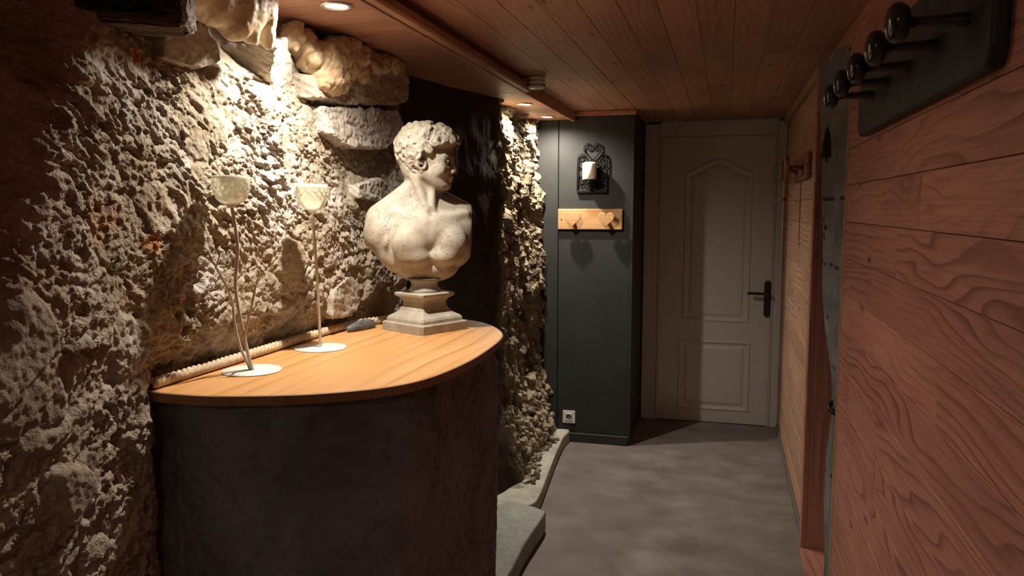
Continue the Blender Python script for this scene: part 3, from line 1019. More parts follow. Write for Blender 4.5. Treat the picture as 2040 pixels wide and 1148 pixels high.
# ================================================================== CONSOLE
ZT = 1.075
front = catmull([(-1.275, 1.392), (-1.203, 1.386), (-1.13, 1.379), (-1.039, 1.384), (-0.921, 1.420), (-0.82, 1.470), (-0.725, 1.548), (-0.668, 1.645), (-0.64, 1.80), (-0.634, 1.996), (-0.655, 2.264), (-0.715, 2.423), (-0.805, 2.545), (-0.90, 2.605), (-1.02, 2.635), (-1.2, 2.65)], 8)
top_pts = [(p[0], p[1]) for p in front] + [(-1.275, 2.65)]
top = empty('wooden_counter', (0, 0, 0))
tag(top, 'curved honey coloured wooden console top with dark front edge', 'console top')
tt = new_obj('board', prism_me('board', [(p[1], -p[0]) for p in top_pts], 0, 0.02, 'Z', 0.002, 1), M['table_wood'], top)
tt.rotation_euler = (0, 0, PI / 2); tt.location = (0, 0, ZT - 0.02)
# edging strip: thin band following the curve
Vv, Ff = [], []
fr = [np.array(p) for p in front]
for i, p in enumerate(fr):
    t = fr[min(i + 1, len(fr) - 1)] - fr[max(i - 1, 0)]; t = t / np.linalg.norm(t)
    n = np.array([t[1], -t[0]])
    if n @ (p - np.array([-1.1, 2.0])) < 0: n = -n
    for off, z in ((-0.001, ZT - 0.0005), (0.0022, ZT - 0.0012), (0.0022, ZT - 0.0212), (-0.001, ZT - 0.0212)):
        Vv.append((p[0] + n[0] * off, p[1] + n[1] * off, z))
for i in range(len(fr) - 1):
    for k in range(4):
        Ff.append((4 * i + k, 4 * i + (k + 1) % 4, 4 * i + 4 + (k + 1) % 4, 4 * i + 4 + k))
new_obj('edge_strip', mesh('edge_strip', Vv, Ff), M['edge_wood'], top)

# plaster base
body = []
for i, p in enumerate(fr):
    c = np.array([-1.1, 2.0])
    t = fr[min(i + 1, len(fr) - 1)] - fr[max(i - 1, 0)]; t = t / np.linalg.norm(t)
    n = np.array([t[1], -t[0]])
    if n @ (p - c) < 0: n = -n
    body.append(p - n * 0.012)
seglen = np.cumsum([0] + [np.linalg.norm(body[i + 1] - body[i]) for i in range(len(body) - 1)])
ns, nz = 420, 230
ss = np.linspace(0, seglen[-1], ns)
bx = np.interp(ss, seglen, [b[0] for b in body]); by = np.interp(ss, seglen, [b[1] for b in body])
tx = np.gradient(bx); ty = np.gradient(by); ln = np.hypot(tx, ty); nx_, ny_ = ty / ln, -tx / ln
sg = np.sign(nx_ * (bx + 1.1) + ny_ * (by - 2.0)); sg[sg == 0] = 1
nx_, ny_ = nx_ * sg, ny_ * sg
S, Zz = np.meshgrid(ss, np.linspace(0, ZT - 0.0215, nz), indexing='ij')
wv = 0.05 * fbm2(S * 5, Zz * 5, 402, 3)
crack = np.abs(fbm2(S * 2.2 + wv * 8, Zz * 2.6 + wv * 6, 403, 3))
dsp = 0.008 * fbm2(S * 4, Zz * 4, 400, 4) + 0.0035 * fbm2(S * 22, Zz * 22, 401, 4) - 0.006 * sstep(0.025, 0.0, crack) - 0.010 * sstep(0.94, 1.05, Zz + 0.04 * noise2(S * 6, Zz * 2, 404)) - 0.006 * sstep(0.45, 0.7, noise2(S * 40, Zz * 46, 405))
dsp -= 0.006
dsp = np.minimum(dsp, 0.008)
Vb = np.stack([bx[:, None] + nx_[:, None] * dsp, by[:, None] + ny_[:, None] * dsp, Zz], -1).reshape(-1, 3)
ii = np.arange(ns - 1)[:, None] * nz + np.arange(nz - 1)[None, :]
Qb = np.stack([ii, ii + nz, ii + nz + 1, ii + 1], -1).reshape(-1, 4)
cb = new_obj('plaster_pedestal', mesh('plaster_pedestal', Vb, Qb, True), M['plaster'])
tag(cb, 'dark grey brown plastered curved base carrying the wooden console top', 'console base')

# ---- rope along the wall
rp = catmull([(-1.197, 1.402), (-1.197, 1.46), (-1.196, 1.58), (-1.194, 1.72), (-1.194, 1.86), (-1.195, 2.0), (-1.195, 2.12), (-1.188, 2.24), (-1.170, 2.34), (-1.128, 2.43), (-1.10, 2.50), (-1.06, 2.56)], 10)
rope = empty('rope', (0, 0, 0))
tag(rope, 'thick beige twisted rope lying along the back of the console top', 'rope')
ROP = 0.0125
P = np.array([(p[0], p[1], ZT + ROP + 0.001) for p in rp])
sl = np.concatenate([[0], np.cumsum(np.linalg.norm(np.diff(P, axis=0), axis=1))])
nn = 520
su_ = np.linspace(0, sl[-1], nn)
PC = np.stack([np.interp(su_, sl, P[:, i]) for i in range(3)], 1)
T_ = np.gradient(PC, axis=0); T_ /= np.linalg.norm(T_, axis=1)[:, None]
up_ = np.array([0, 0, 1.0]); side = np.cross(T_, up_)
for k in range(3):
    ph = 2 * PI * k / 3 + su_ * 2 * PI / 0.052
    C3 = PC + (side * np.cos(ph)[:, None] + up_ * np.sin(ph)[:, None]) * ROP * 0.5
    tube('strand', [tuple(c) for c in C3], ROP * 0.56, M['rope'], rope, 8)

# ---- carved dark stone on the rope side
fld = Field((-0.075, -0.03, -0.002), (0.075, 0.03, 0.04), 0.0016)
fld.ell((0, 0, 0.012), (0.064, 0.0195, 0.0165), 0.002)
fld.ell((0.02, 0.0, 0.016), (0.038, 0.015, 0.017), 0.008)
fld.ell((-0.045, 0, 0.010), (0.022, 0.012, 0.010), 0.006)
fld.ell((0.05, 0.0, 0.012), (0.016, 0.0155, 0.0145), 0.005)
for i in range(22):
    x = -0.05 + i * 0.0048
    wdt = 0.0195 * math.sqrt(max(0.05, 1 - (x / 0.064) ** 2))
    fld.cap((x, -wdt * 1.0, 0.004), (x + 0.002, -wdt * 0.75, 0.019), 0.0011, 0.0011, 0.001, 's')
    fld.cap((x, wdt * 1.0, 0.004), (x + 0.002, wdt * 0.75, 0.019), 0.0011, 0.0011, 0.001, 's')
fld.cap((-0.055, -0.014, 0.0215), (0.055, -0.011, 0.0225), 0.0016, 0.0016, 0.0015, 's')
fld.cap((-0.012, 0.002, 0.033), (0.045, 0.002, 0.034), 0.0024, 0.0024, 0.002, 's')
fld.cut((0, 0, 0.0), (0, 0, -1))
cs = new_obj('carved_stone', fld.to_mesh('carved_stone'), M['carved'])
cs.location = (-1.136, 2.285, ZT + 0.0005); cs.rotation_euler = (0, 0, math.radians(75))
tag(cs, 'elongated dark grey carved stone with ridged sides beside the rope', 'ornament')


# ---- candle holders with pressed glass bowls
def bowl_mesh(R, H):
    prof_o = []
    n = 34
    for i in range(n + 1):
        t = i / n
        a = t * 1.72
        r = R * math.sin(min(a, 1.57)) ** 0.62 if a < 1.57 else R * (1 - 0.28 * ((a - 1.57) / 0.15) ** 2 * 0.35)
        z = H * (1 - math.cos(a)) / (1 - math.cos(1.72))
        prof_o.append((max(r, 0.006), z))
    prof_i = [(max(r - 0.0045, 0.003), z + 0.004 if i < n - 2 else z) for i, (r, z) in enumerate(prof_o)][::-1]
    prof_i[0] = (prof_o[-1][0] - 0.003, prof_o[-1][1])
    full = prof_o + prof_i
    def md(a, z):
        t = z / H
        if 0.36 < t < 0.78:
            row = math.floor((t - 0.36) / 0.14)
            u = ((t - 0.36) / 0.14) % 1.0
            ph = a * 15 + (row % 2) * PI
            return 0.085 * max(0, math.cos(ph)) * math.sin(PI * u)
        if t <= 0.36 and t > 0.05:
            return 0.045 * abs(math.cos(a * 4.5)) * math.sin(PI * (t - 0.05) / 0.31)
        return 0
    V, Fs = [], []
    nn = 144
    for idx, (r, z) in enumerate(full):
        for k in range(nn):
            a = 2 * PI * k / nn
            rr = r * (1 + (md(a, z) if idx <= n else 0))
            V.append((rr * math.cos(a), rr * math.sin(a), z))
    m = len(full)
    for i in range(m - 1):
        for k in range(nn):
            k2 = (k + 1) % nn
            Fs.append((i * nn + k, i * nn + k2, (i + 1) * nn + k2, (i + 1) * nn + k))
    Fs.append(tuple(range(nn))[::-1])
    Fs.append(tuple((m - 1) * nn + k for k in range(nn)))
    return mesh('glass_bowl', V, Fs, True)


def holder(loc, label, rb, kind, R, H, lat):
    """lat = unit vector to image right"""
    h = empty('candle_holder', loc)
    tag(h, label, 'candle holder', 'white candle holders on the console')
    new_obj('base_disc', lathe_me('base_disc', [(0.0005, 0.0), (rb, 0.0), (rb + 0.0005, 0.001), (rb, 0.0022), (0.0005, 0.003)], 64), M['white_metal'], h)
    def p(u, z, d=0.0): return (lat[0] * u - lat[1] * d, lat[1] * u + lat[0] * d, z)
    if kind == 'branch':
        s = 0.00122
        def q(x, y, d=0.0): return p((x - 499) * s, (740 - y) * s, d)
        main = catmull([q(499, 738), q(488, 680), q(476, 600), q(474, 560), q(480, 500), q(478, 460), q(474, 428), q(472, 414)], 8)
        tube('stem', main, [0.0042] * len(main), M['cream_rod'], h, 10)
        a = catmull([q(496, 738, 0.006), q(478, 690, 0.006), q(469, 640, 0.006), q(467, 605, 0.005), q(456, 565, -0.02), q(441, 528, -0.04), q(428, 512, -0.05), q(417, 504, -0.055)], 8)
        br = tube('branch', a, [0.0038 - 0.0016 * i / len(a) for i in range(len(a))], M['cream_rod'], h, 8)
        tube('twig', catmull([q(438, 524, -0.043), q(433, 512, -0.046), q(429, 502, -0.05)], 6), 0.0022, M['cream_rod'], br, 8)
        tube('twig', catmull([q(441, 530, -0.039), q(446, 515, -0.038), q(449, 503, -0.036)], 6), 0.0018, M['cream_rod'], br, 8)
        b = catmull([q(501, 738, -0.006), q(492, 700, -0.006), q(488, 670, -0.006), q(495, 640, -0.006), q(505, 600, -0.004), q(511, 572, 0), q(518, 558, 0.0), q(527, 552, 0.0)], 8)
        br = tube('branch', b, [0.0034 - 0.0014 * i / len(b) for i in range(len(b))], M['cream_rod'], h, 8)
        tube('twig', catmull([q(511, 573), q(506, 562), q(500, 553)], 6), 0.002, M['cream_rod'], br, 8)
        tube('twig', catmull([q(511, 574), q(515, 556), q(519, 540, 0.004)], 6), 0.0017, M['cream_rod'], br, 8)
        tp = q(472, 416)
    else:
        s = 0.00142
        def q(x, y, d=0.0): return p((x - 635) * s, (694 - y) * s, d)
        main = [q(635, 693), q(632, 560), q(627, 438)]
        tube('stem', catmull(main, 8), 0.0042, M['cream_rod'], h, 10)
        tp = q(626.5, 438)
        kn = new_obj('tip', lathe_me('tip', [(0.0005, -0.002), (0.0055, 0.0), (0.006, 0.004), (0.004, 0.008), (0.0005, 0.0095)], 16), M['white_metal'], h)
        kn.location = tp
        nk = tube('cup_neck', [(tp[0], tp[1], tp[2] + 0.008), (tp[0], tp[1], tp[2] + 0.028)], 0.003, M['glass'], h, 10)
        tp = (tp[0], tp[1], tp[2] + 0.018)
    cup = new_obj('cup', lathe_me('cup', [(0.0005, -0.002), (0.008, -0.001), (0.012, 0.004), (0.0125, 0.006), (0.0005, 0.0055)], 24), M['glass'] if kind != 'branch' else M['cream_rod'], h)
    cup.location = tp
    g = new_obj('glass_bowl', bowl_mesh(R, H), M['glass'], h)
    g.location = (tp[0], tp[1], tp[2] + 0.006)
    return h


lat = (math.cos(math.radians(33)), math.sin(math.radians(33)))
holder((-1.103, 1.628, ZT + 0.0006), 'branching white candle holder with glass bowl, nearer one on the wooden console top', 0.070, 'branch', 0.0435, 0.068, lat)
lat2 = (math.cos(math.radians(29)), math.sin(math.radians(29)))
holder((-1.097, 1.95, ZT + 0.0006), 'straight single-stem white candle holder with glass bowl, between branching holder and bust', 0.072, 'straight', 0.0435, 0.071, lat2)

# ================================================================== BUST (generic classical figure)
BC = (-0.941, 2.351)
BS = 0.00164
bust = empty('stone_bust', (BC[0], BC[1], ZT + 0.0005), math.radians(21.8))
tag(bust, 'cast stone classical bust of a curly haired youth turned right on square plinth', 'bust')


def bp(x, y, d=0.0):
    return ((x - 846.5) * BS, d, (656 - y) * BS)


fb = Field((-0.24, -0.17, 0.105), (0.20, 0.17, 0.70), 0.003)
# torso
fb.ell(bp(846, 470, 0.015), (0.115, 0.075, 0.125), 0.02)                  # rib cage
fb.ell(bp(845, 425, 0.03), (0.125, 0.055, 0.055), 0.03)                   # upper back
fb.ell(bp(764, 455, 0.005), (0.050, 0.058, 0.062), 0.02)                  # shoulder, left in view
fb.ell(bp(752, 470, 0.0), (0.036, 0.045, 0.045), 0.02)
fb.ell(bp(925, 452, 0.03), (0.045, 0.055, 0.05), 0.02)                    # other shoulder
fb.cap(bp(826, 385, 0.025), bp(762, 432, 0.02), 0.042, 0.04, 0.03)        # trapezius
fb.cap(bp(866, 395, 0.045), bp(925, 425, 0.05), 0.036, 0.036, 0.03)
fb.ell(bp(795, 490, 0.0), (0.075, 0.062, 0.085), 0.03)                    # flanks
fb.ell(bp(908, 482, 0.01), (0.060, 0.062, 0.085), 0.03)
fb.ell(bp(852, 460, -0.030), (0.105, 0.050, 0.060), 0.03)                 # upper chest
fb.ell(bp(812, 486, -0.054), (0.070, 0.040, 0.056), 0.010)                # pectorals
fb.ell(bp(898, 484, -0.046), (0.054, 0.040, 0.056), 0.010)
fb.ell(bp(824, 510, -0.053), (0.056, 0.036, 0.034), 0.014)
fb.ell(bp(888, 508, -0.049), (0.048, 0.036, 0.034), 0.014)
fb.ell(bp(850, 533, 0.010), (0.105, 0.064, 0.050), 0.012)                 # ribs under the chest
fb.cap(bp(850, 440, -0.058), bp(785, 424, -0.02), 0.009, 0.010, 0.022)    # collar bones
fb.cap(bp(868, 440, -0.058), bp(930, 426, -0.01), 0.009, 0.010, 0.022)
fb.cap(bp(858, 448, -0.090), bp(857, 505, -0.094), 0.004, 0.006, 0.018, 's')  # breastbone groove
fb.cap(bp(787, 448, -0.064), bp(778, 545, -0.062), 0.008, 0.012, 0.024, 's')   # arm fold
# neck
fb.cap(bp(848, 430, 0.015), bp(843, 350, 0.005), 0.052, 0.043, 0.03)
fb.cap(bp(828, 352, -0.028), bp(858, 432, -0.052), 0.013, 0.011, 0.012)
fb.cap(bp(864, 372, -0.020), bp(863, 432, -0.055), 0.012, 0.010, 0.012)
fb.ell(bp(862, 424, -0.07), (0.009, 0.012, 0.012), 0.014, 's')
# head: facing +x with a slight turn to the viewer
hd_a = math.radians(-14)
ca, sa = math.cos(hd_a), math.sin(hd_a)
HC = np.array(bp(854, 308, 0.0))
def hp(f, l, u):   # forward, left(away), up from head centre
    return (HC[0] + f * ca - l * sa, HC[1] + f * sa + l * ca, HC[2] + u)
Rh = np.array([[ca, sa, 0], [-sa, ca, 0], [0, 0, 1]]).T
Rl = [[ca, -sa, 0], [sa, ca, 0], [0, 0, 1]]
fb.ell(hp(-0.008, 0, 0.012), (0.073, 0.062, 0.075), 0.015, R=Rl)          # skull
fb.ell(hp(0.038, 0, -0.045), (0.046, 0.050, 0.072), 0.018, R=Rl)          # face
fb.ell(hp(0.050, 0, -0.012), (0.036, 0.047, 0.040), 0.015, R=Rl)          # forehead
fb.cap(hp(0.0, -0.042, -0.070), hp(0.052, -0.018, -0.105), 0.016, 0.013, 0.018)   # jaw
fb.cap(hp(0.0, 0.042, -0.070), hp(0.052, 0.018, -0.105), 0.016, 0.013, 0.018)
fb.ell(hp(0.062, 0, -0.105), (0.017, 0.019, 0.015), 0.012, R=Rl)          # chin
fb.cap(hp(0.081, 0, -0.028), hp(0.088, 0, -0.061), 0.0065, 0.0085, 0.007)  # nose
fb.ell(hp(0.083, -0.010, -0.064), (0.009, 0.006, 0.006), 0.005, R=Rl)
fb.ell(hp(0.083, 0.010, -0.064), (0.009, 0.006, 0.006), 0.005, R=Rl)
fb.cap(hp(0.078, -0.006, -0.018), hp(0.064, -0.036, -0.016), 0.008, 0.006, 0.008)  # brows
fb.cap(hp(0.078, 0.006, -0.018), hp(0.064, 0.036, -0.016), 0.008, 0.006, 0.008)
fb.ell(hp(0.078, -0.024, -0.034), (0.012, 0.014, 0.010), 0.008, 's', R=Rl)  # eye sockets
fb.ell(hp(0.078, 0.024, -0.034), (0.012, 0.014, 0.010), 0.008, 's', R=Rl)
fb.ell(hp(0.066, -0.024, -0.035), (0.011, 0.012, 0.0095), 0.002, R=Rl)
fb.ell(hp(0.066, 0.024, -0.035), (0.011, 0.012, 0.0095), 0.002, R=Rl)
fb.cap(hp(0.076, -0.033, -0.030), hp(0.079, -0.015, -0.0285), 0.003, 0.003, 0.002)  # upper lids
fb.cap(hp(0.076, 0.033, -0.030), hp(0.079, 0.015, -0.0285), 0.003, 0.003, 0.002)
fb.ell(hp(0.078, 0, -0.081), (0.0095, 0.017, 0.0055), 0.003, R=Rl)        # lips
fb.ell(hp(0.075, 0, -0.090), (0.0095, 0.014, 0.0055), 0.003, R=Rl)
fb.cap(hp(0.087, -0.016, -0.0855), hp(0.087, 0.016, -0.0855), 0.0016, 0.0016, 0.002, 's')
fb.ell(hp(0.045, -0.042, -0.058), (0.022, 0.010, 0.018), 0.012, R=Rl)     # cheek
fb.ell(hp(0.045, 0.042, -0.058), (0.022, 0.010, 0.018), 0.012, R=Rl)
fb.tor(hp(-0.002, -0.060, -0.042), (0.2, -1, 0), 0.013, 0.0045, 0.004)    # ear
fb.ell(hp(-0.004, -0.057, -0.062), (0.007, 0.006, 0.008), 0.004)
# hair: mass, then separate curls
fb.ell(hp(-0.014, 0, 0.030), (0.078, 0.068, 0.066), 0.01, R=Rl)
fb.ell(hp(0.046, 0, 0.030), (0.048, 0.056, 0.032), 0.01, R=Rl)
fb.ell(hp(-0.050, 0, -0.035), (0.036, 0.052, 0.060), 0.012, R=Rl)
rr = random.Random(21)
hr = []
N_ = 330
for i in range(N_):
    zz = 1 - 2 * (i + 0.5) / N_
    ra = math.sqrt(1 - zz * zz); a = i * 2.399963
    dx, dy, dz = ra * math.cos(a), ra * math.sin(a), zz
    f, l, u = dx, dy, dz
    # hair region
    if u < -0.15 and f > 0.02: continue
    if u < 0.22 and f > 0.42: continue
    if u < -0.80: continue
    if f > 0.62 and u < 0.30: continue
    px, py, pz = -0.008 + 0.090 * f, 0.072 * l, 0.018 + (0.074 if u > 0 else 0.100) * u
    if f > 0.25 and u > 0.1: px += 0.021; pz += -0.006
    hr.append((px, py, pz, f, l, u))
for (px, py, pz, f, l, u) in hr:
    c = hp(px, py, pz)
    nrm = np.array([f * ca - l * sa, f * sa + l * ca, u]) + np.array([rr.uniform(-0.5, 0.5) for _ in range(3)])
    R_ = rr.uniform(0.0085, 0.0125)
    fb.tor(c, nrm, R_, rr.uniform(0.0042, 0.0055), 0.0022)
    if rr.random() < 0.8:
        fb.ell(c, (0.0065, 0.0065, 0.0065), 0.003)
# trimming cuts of the bust
fb.cut(bp(756, 514), (-0.072, 0.0, -0.066))
fb.cut(bp(941, 450), (1, 0.0, -0.05))
fb.cut(bp(848, 563), (0, 0.0, -1))
V_ = fb
tors = new_obj('figure', fb.to_mesh('figure'), M['bust'], bust)
# plinth: square sections along a profile, corner towards the viewer
prof = [(0.100, 0.0), (0.100, 0.026), (0.097, 0.029), (0.090, 0.030), (0.089, 0.040), (0.084, 0.047), (0.070, 0.055), (0.058, 0.066), (0.051, 0.080), (0.050, 0.092), (0.055, 0.102), (0.066, 0.110), (0.070, 0.113), (0.071, 0.120), (0.068, 0.123), (0.056, 0.1235)]
Vp, Fp = [], []
def sq(hw, z, c=0.06):
    # chamfered square ring of 8 verts
    q = hw * (1 - c)
    return [(hw, -q, z), (hw, q, z), (q, hw, z), (-q, hw, z), (-hw, q, z), (-hw, -q, z), (-q, -hw, z), (q, -hw, z)]
for (hw, z) in prof: Vp += sq(hw, z)
for i in range(len(prof) - 1):
    for k in range(8):
        Fp.append((8 * i + k, 8 * i + (k + 1) % 8, 8 * i + 8 + (k + 1) % 8, 8 * i + 8 + k))
Fp.append(tuple(range(8))[::-1]); Fp.append(tuple(8 * (len(prof) - 1) + k for k in range(8)))
pl = new_obj('plinth', mesh('plinth', Vp, Fp), M['bust'], bust)
pl.rotation_euler = (0, 0, math.radians(63.4 - 21.8))
new_obj('neck_collar', lathe_me('neck_collar', [(0.0005, 0.122), (0.050, 0.122), (0.054, 0.128), (0.046, 0.137), (0.042, 0.146), (0.046, 0.158), (0.060, 0.168), (0.0005, 0.170)], 40), M['bust'], bust)

# ================================================================== FOAM
f2 = Field((-1.32, 1.95, 1.80), (-1.02, 2.80, 2.02), 0.0045)
rr = random.Random(4)
blobs = [(2.015, 1.945, 0.030), (2.03, 1.965, 0.03), (2.09, 1.95, 0.045), (2.13, 1.92, 0.055), (2.18, 1.91, 0.06), (2.22, 1.94, 0.055), (2.27, 1.96, 0.05), (2.33, 1.96, 0.05), (2.38, 1.945, 0.045), (2.31, 1.92, 0.045), (2.17, 1.865, 0.05), (2.21, 1.855, 0.045), (2.25, 1.87, 0.045), (2.42, 1.925, 0.035), (2.39, 1.905, 0.03), (2.47, 1.965, 0.042), (2.53, 1.97, 0.04), (2.50, 1.945, 0.03), (2.58, 1.985, 0.035), (2.62, 1.98, 0.035), (2.67, 1.985, 0.03), (2.69, 1.965, 0.025)]
for (y, z, r) in blobs:
    f2.ell((-1.175 - 0.03 * (y < 2.16) + rr.uniform(-0.01, 0.012), y, z), (r * 0.85, r, r * 0.95), 0.014)
    for _ in range(3):
        a, b = rr.uniform(0, 6.28), rr.uniform(-1, 1)
        f2.ell((-1.168 - 0.03 * (y < 2.16) + r * 0.4 + rr.uniform(-0.012, 0.006), y + 0.7 * r * math.cos(a), z + 0.7 * r * math.sin(a)), (r * 0.36, r * 0.4, r * 0.36), 0.010)
f2.cut((0, 0, 1.997), (0, 0, 1))

def foam_noise(me, seed, q=1.0):
    n = len(me.vertices)
    co = np.empty(n * 3, np.float32); me.vertices.foreach_get('co', co); co = co.reshape(-1, 3)
    no = np.empty(n * 3, np.float32); me.vertices.foreach_get('normal', no); no = no.reshape(-1, 3)
    a, b = co[:, 1] + 0.6 * co[:, 0], co[:, 2] - 0.5 * co[:, 0]
    wv_ = worley2(a * 26, b * 30, seed)
    d = 0.010 * (np.sqrt(np.clip(1 - wv_[0] ** 2, 0, 1)) - 0.6) + 0.004 * fbm2(a * 30, b * 55, seed + 1, 4, 0.6) - 0.004 * sstep(0.08, 0.0, np.abs(noise2(a * 18, b * 12, seed + 5)))
    co = co + no * d[:, None] * q
    co[:, 2] = np.minimum(co[:, 2], 1.9985)
    me.vertices.foreach_set('co', co.astype(np.float32).ravel()); me.update()
    return me


o = new_obj('foam_patch', foam_noise(f2.to_mesh('foam_patch'), 700), M['foam'])
tag(o, 'lumpy cream expanding foam squeezed under the soffit, right of the two foam masses', 'foam', 'expanding foam masses')
f3 = Field((-1.32, 1.46, 1.83), (-1.03, 1.88, 2.12), 0.0045)
for (y, z, ry, rz, x, rx) in [(1.55, 1.99, 0.09, 0.075, -1.15, 0.06), (1.62, 2.0, 0.09, 0.10, -1.14, 0.06), (1.70, 1.99, 0.07, 0.10, -1.13, 0.055), (1.52, 1.945, 0.06, 0.04, -1.16, 0.05), (1.59, 1.93, 0.05, 0.045, -1.15, 0.045), (1.66, 1.915, 0.045, 0.05, -1.14, 0.045)]:
    f3.ell((x, y, z), (rx, ry, rz), 0.02)
f3.cap((-1.12, 1.73, 1.99), (-1.135, 1.795, 1.885), 0.05, 0.016, 0.02)
f3.cap((-1.12, 1.68, 1.96), (-1.13, 1.71, 1.885), 0.04, 0.018, 0.015)
f3.cap((-1.10, 1.62, 2.05), (-1.10, 1.655, 1.93), 0.022, 0.014, 0.015)
f3.cap((-1.09, 1.70, 2.05), (-1.10, 1.75, 1.93), 0.018, 0.01, 0.012)
f3.cut((-1.10, 1.80, 1.87), (0.25, 0.9, -0.35))
f3.cut((0, 0, 1.997), (0, 0, 1))
o = new_obj('foam_patch', foam_noise(f3.to_mesh('foam_patch'), 740, 0.45), M['foam'])
tag(o, 'draped cream foam mass beside the sawn end of the black beam', 'foam', 'expanding foam masses')

# ================================================================== OLD BEAM
def noisy_box(name, L, W, H, mat, parent, amp=0.006, seed=0):
    bm = bmesh.new()
    bmesh.ops.create_cube(bm, size=1.0)
    for v in bm.verts: v.co = Vector(((v.co.x - 0.5) * L, (v.co.y + 0.5) * W, (v.co.z + 0.5) * H))
    bmesh.ops.bevel(bm, geom=bm.edges[:], offset=0.006, segments=2, affect='EDGES')
    bmesh.ops.triangulate(bm, faces=bm.faces[:])
    for _ in range(5):
        bmesh.ops.subdivide_edges(bm, edges=[e for e in bm.edges if e.calc_length() > 0.012], cuts=1)
        bmesh.ops.triangulate(bm, faces=bm.faces[:])
    bm.normal_update()
    co = np.array([v.co for v in bm.verts]); no = np.array([v.normal for v in bm.verts])
    d = amp * fbm2(co[:, 0] * 9 + seed, co[:, 2] * 45 + co[:, 1] * 45, 500 + seed, 4, 0.6)
    co = co + no * d[:, None]
    co[:, 0] += np.where(co[:, 0] > -0.02, 0.007 * fbm2(co[:, 1] * 60, co[:, 2] * 60, 510, 3), 0)
    for v, c in zip(bm.verts, co): v.co = c
    me = bpy.data.meshes.new(name); bm.to_mesh(me); bm.free()
    me.polygons.foreach_set('use_smooth', np.ones(len(me.polygons), dtype=bool))
    return new_obj(name, me, mat, parent)


beam = empty('timber_beam', (-1.08, 1.391, 1.838), math.atan2(0.47, 0.88))
tag(beam, 'old dark timber beam end sticking out of the stone wall', 'beam')
core = noisy_box('beam_core', 0.62, 0.115, 0.205, M['old_wood'], beam, 0.006, 3)
face = noisy_box('black_facing', 0.60, 0.012, 0.17, M['black'], beam, 0.003, 6)  # front face coloured black, the core behind it stays brown
face.location = (-0.016, -0.010, 0.020)
face['label'] = 'black front face'
endc = noisy_box('sawn_end', 0.014, 0.108, 0.19, M['grey_wood'], beam, 0.004, 9)
endc.location = (0.010, 0.003, 0.006)
endc['label'] = 'grey weathered sawn end'

# ================================================================== SPOTLIGHTS
def spot(x, y, watt, label, tilt=(0, 0, 0), z=None, ang=SPOT_ANGLE, grp='recessed spotlights in the soffit'):
    s = empty('recessed_spotlight', (x, y, ZS if z is None else z))
    tag(s, label, 'spotlight', grp)
    new_obj('ring', lathe_me('ring', [(0.030, 0.004), (0.029, -0.002), (0.034, -0.006), (0.041, -0.006), (0.043, -0.003), (0.043, 0.0003)], 48), M['trim_ring'], s)
    new_obj('lens', lathe_me('lens', [(0.0005, -0.0025), (0.029, -0.002), (0.030, -0.0012)], 40), M['lens'], s)
    d = bpy.data.lights.new('spotlight_lamp', 'SPOT')
    d.spot_size = ang; d.spot_blend = 1.0; d.shadow_soft_size = 0.016
    d.energy = watt; d.color = SPOT_COL
    lo = bpy.data.objects.new('lamp', d); COL.objects.link(lo)
    lo.parent = s; lo.location = (0, 0, -0.010)
    lo.rotation_euler = tilt
    return s


spot(-1.004, 1.912, SPOT_W['a'], 'lit recessed spotlight in the soffit above the console', (math.radians(-6), 0, 0))
spot(-1.015, 3.937, SPOT_W['b'], 'lit recessed spotlight in the soffit beside the white detector')
spot(-1.025, 4.506, SPOT_W['c'], 'lit recessed spotlight nearest the dark green cupboard')
spot(-0.35, -0.45, SPOT_W['d'], 'added ceiling spotlight behind the camera that brightens the right wall', (math.radians(20), math.radians(-24), 0), z=ZC, ang=math.radians(138), grp='added lamps behind the camera')  # added lamp out of view, brightens the right wall

# ---- smoke detector
sd = empty('smoke_detector', (-0.835, 3.45, ZC))
tag(sd, 'small round white detector on the wooden ceiling by the soffit', 'detector')
new_obj('body', lathe_me('body', [(0.0005, 0.0), (0.040, 0.0), (0.041, -0.004), (0.041, -0.012), (0.038, -0.013), (0.038, -0.015), (0.040, -0.016), (0.040, -0.034), (0.037, -0.036), (0.037, -0.039), (0.041, -0.041), (0.040, -0.046), (0.030, -0.051), (0.0005, -0.053)], 40), M['white_plastic'], sd)
for k in range(12):
    o = box('vent_slot', -0.007, 0.007, -0.0008, 0.0008, -0.0012, 0.0012, M['dark_hole'], sd)
    a = 2 * PI * k / 12
    o.location = (0.0395 * math.cos(a), 0.0395 * math.sin(a), -0.0375); o.rotation_euler = (0, 0, a + PI / 2)
new_obj('sensor_dome', lathe_me('sensor_dome', [(0.010, -0.051), (0.009, -0.0545), (0.0005, -0.056)], 20), M['white_plastic'], sd)

# ================================================================== DARK GREEN CUPBOARD
YC = 4.73
cp = empty('boxed_cupboard', (-0.83, YC, 0))
tag(cp, 'tall dark green painted boxed-in cupboard beside the stone wall', 'cupboard')
def cbox(name, x0, x1, y0, y1, z0, z1, mat, bev=0.0015, parent=cp):
    return box(name, x0 + 0.83, x1 + 0.83, y0 - YC, y1 - YC, z0, z1, mat, parent, bev)
cbox('carcass', -1.2, -0.552, YC + 0.018, YD + 0.03, 0.0, 2.045, M['dark_paint'])
cbox('front_panel', -1.001, -0.5625, YC, YC + 0.0175, 0.004, 2.018, M['dark_paint'], 0.002)
cbox('side_panel', -1.2, -1.004, YC - 0.006, YC + 0.0175, 0.0, 2.018, M['dark_paint'], 0.002)
cbox('corner_batten', -0.562, -0.541, YC - 0.008, YC + 0.05, 0.022, 2.045, M['dark_paint'], 0.002)
cbox('plinth_board', -0.9215, -0.553, YC - 0.019, YC - 0.0005, 0.0005, 0.058, M['dark_paint'], 0.003)
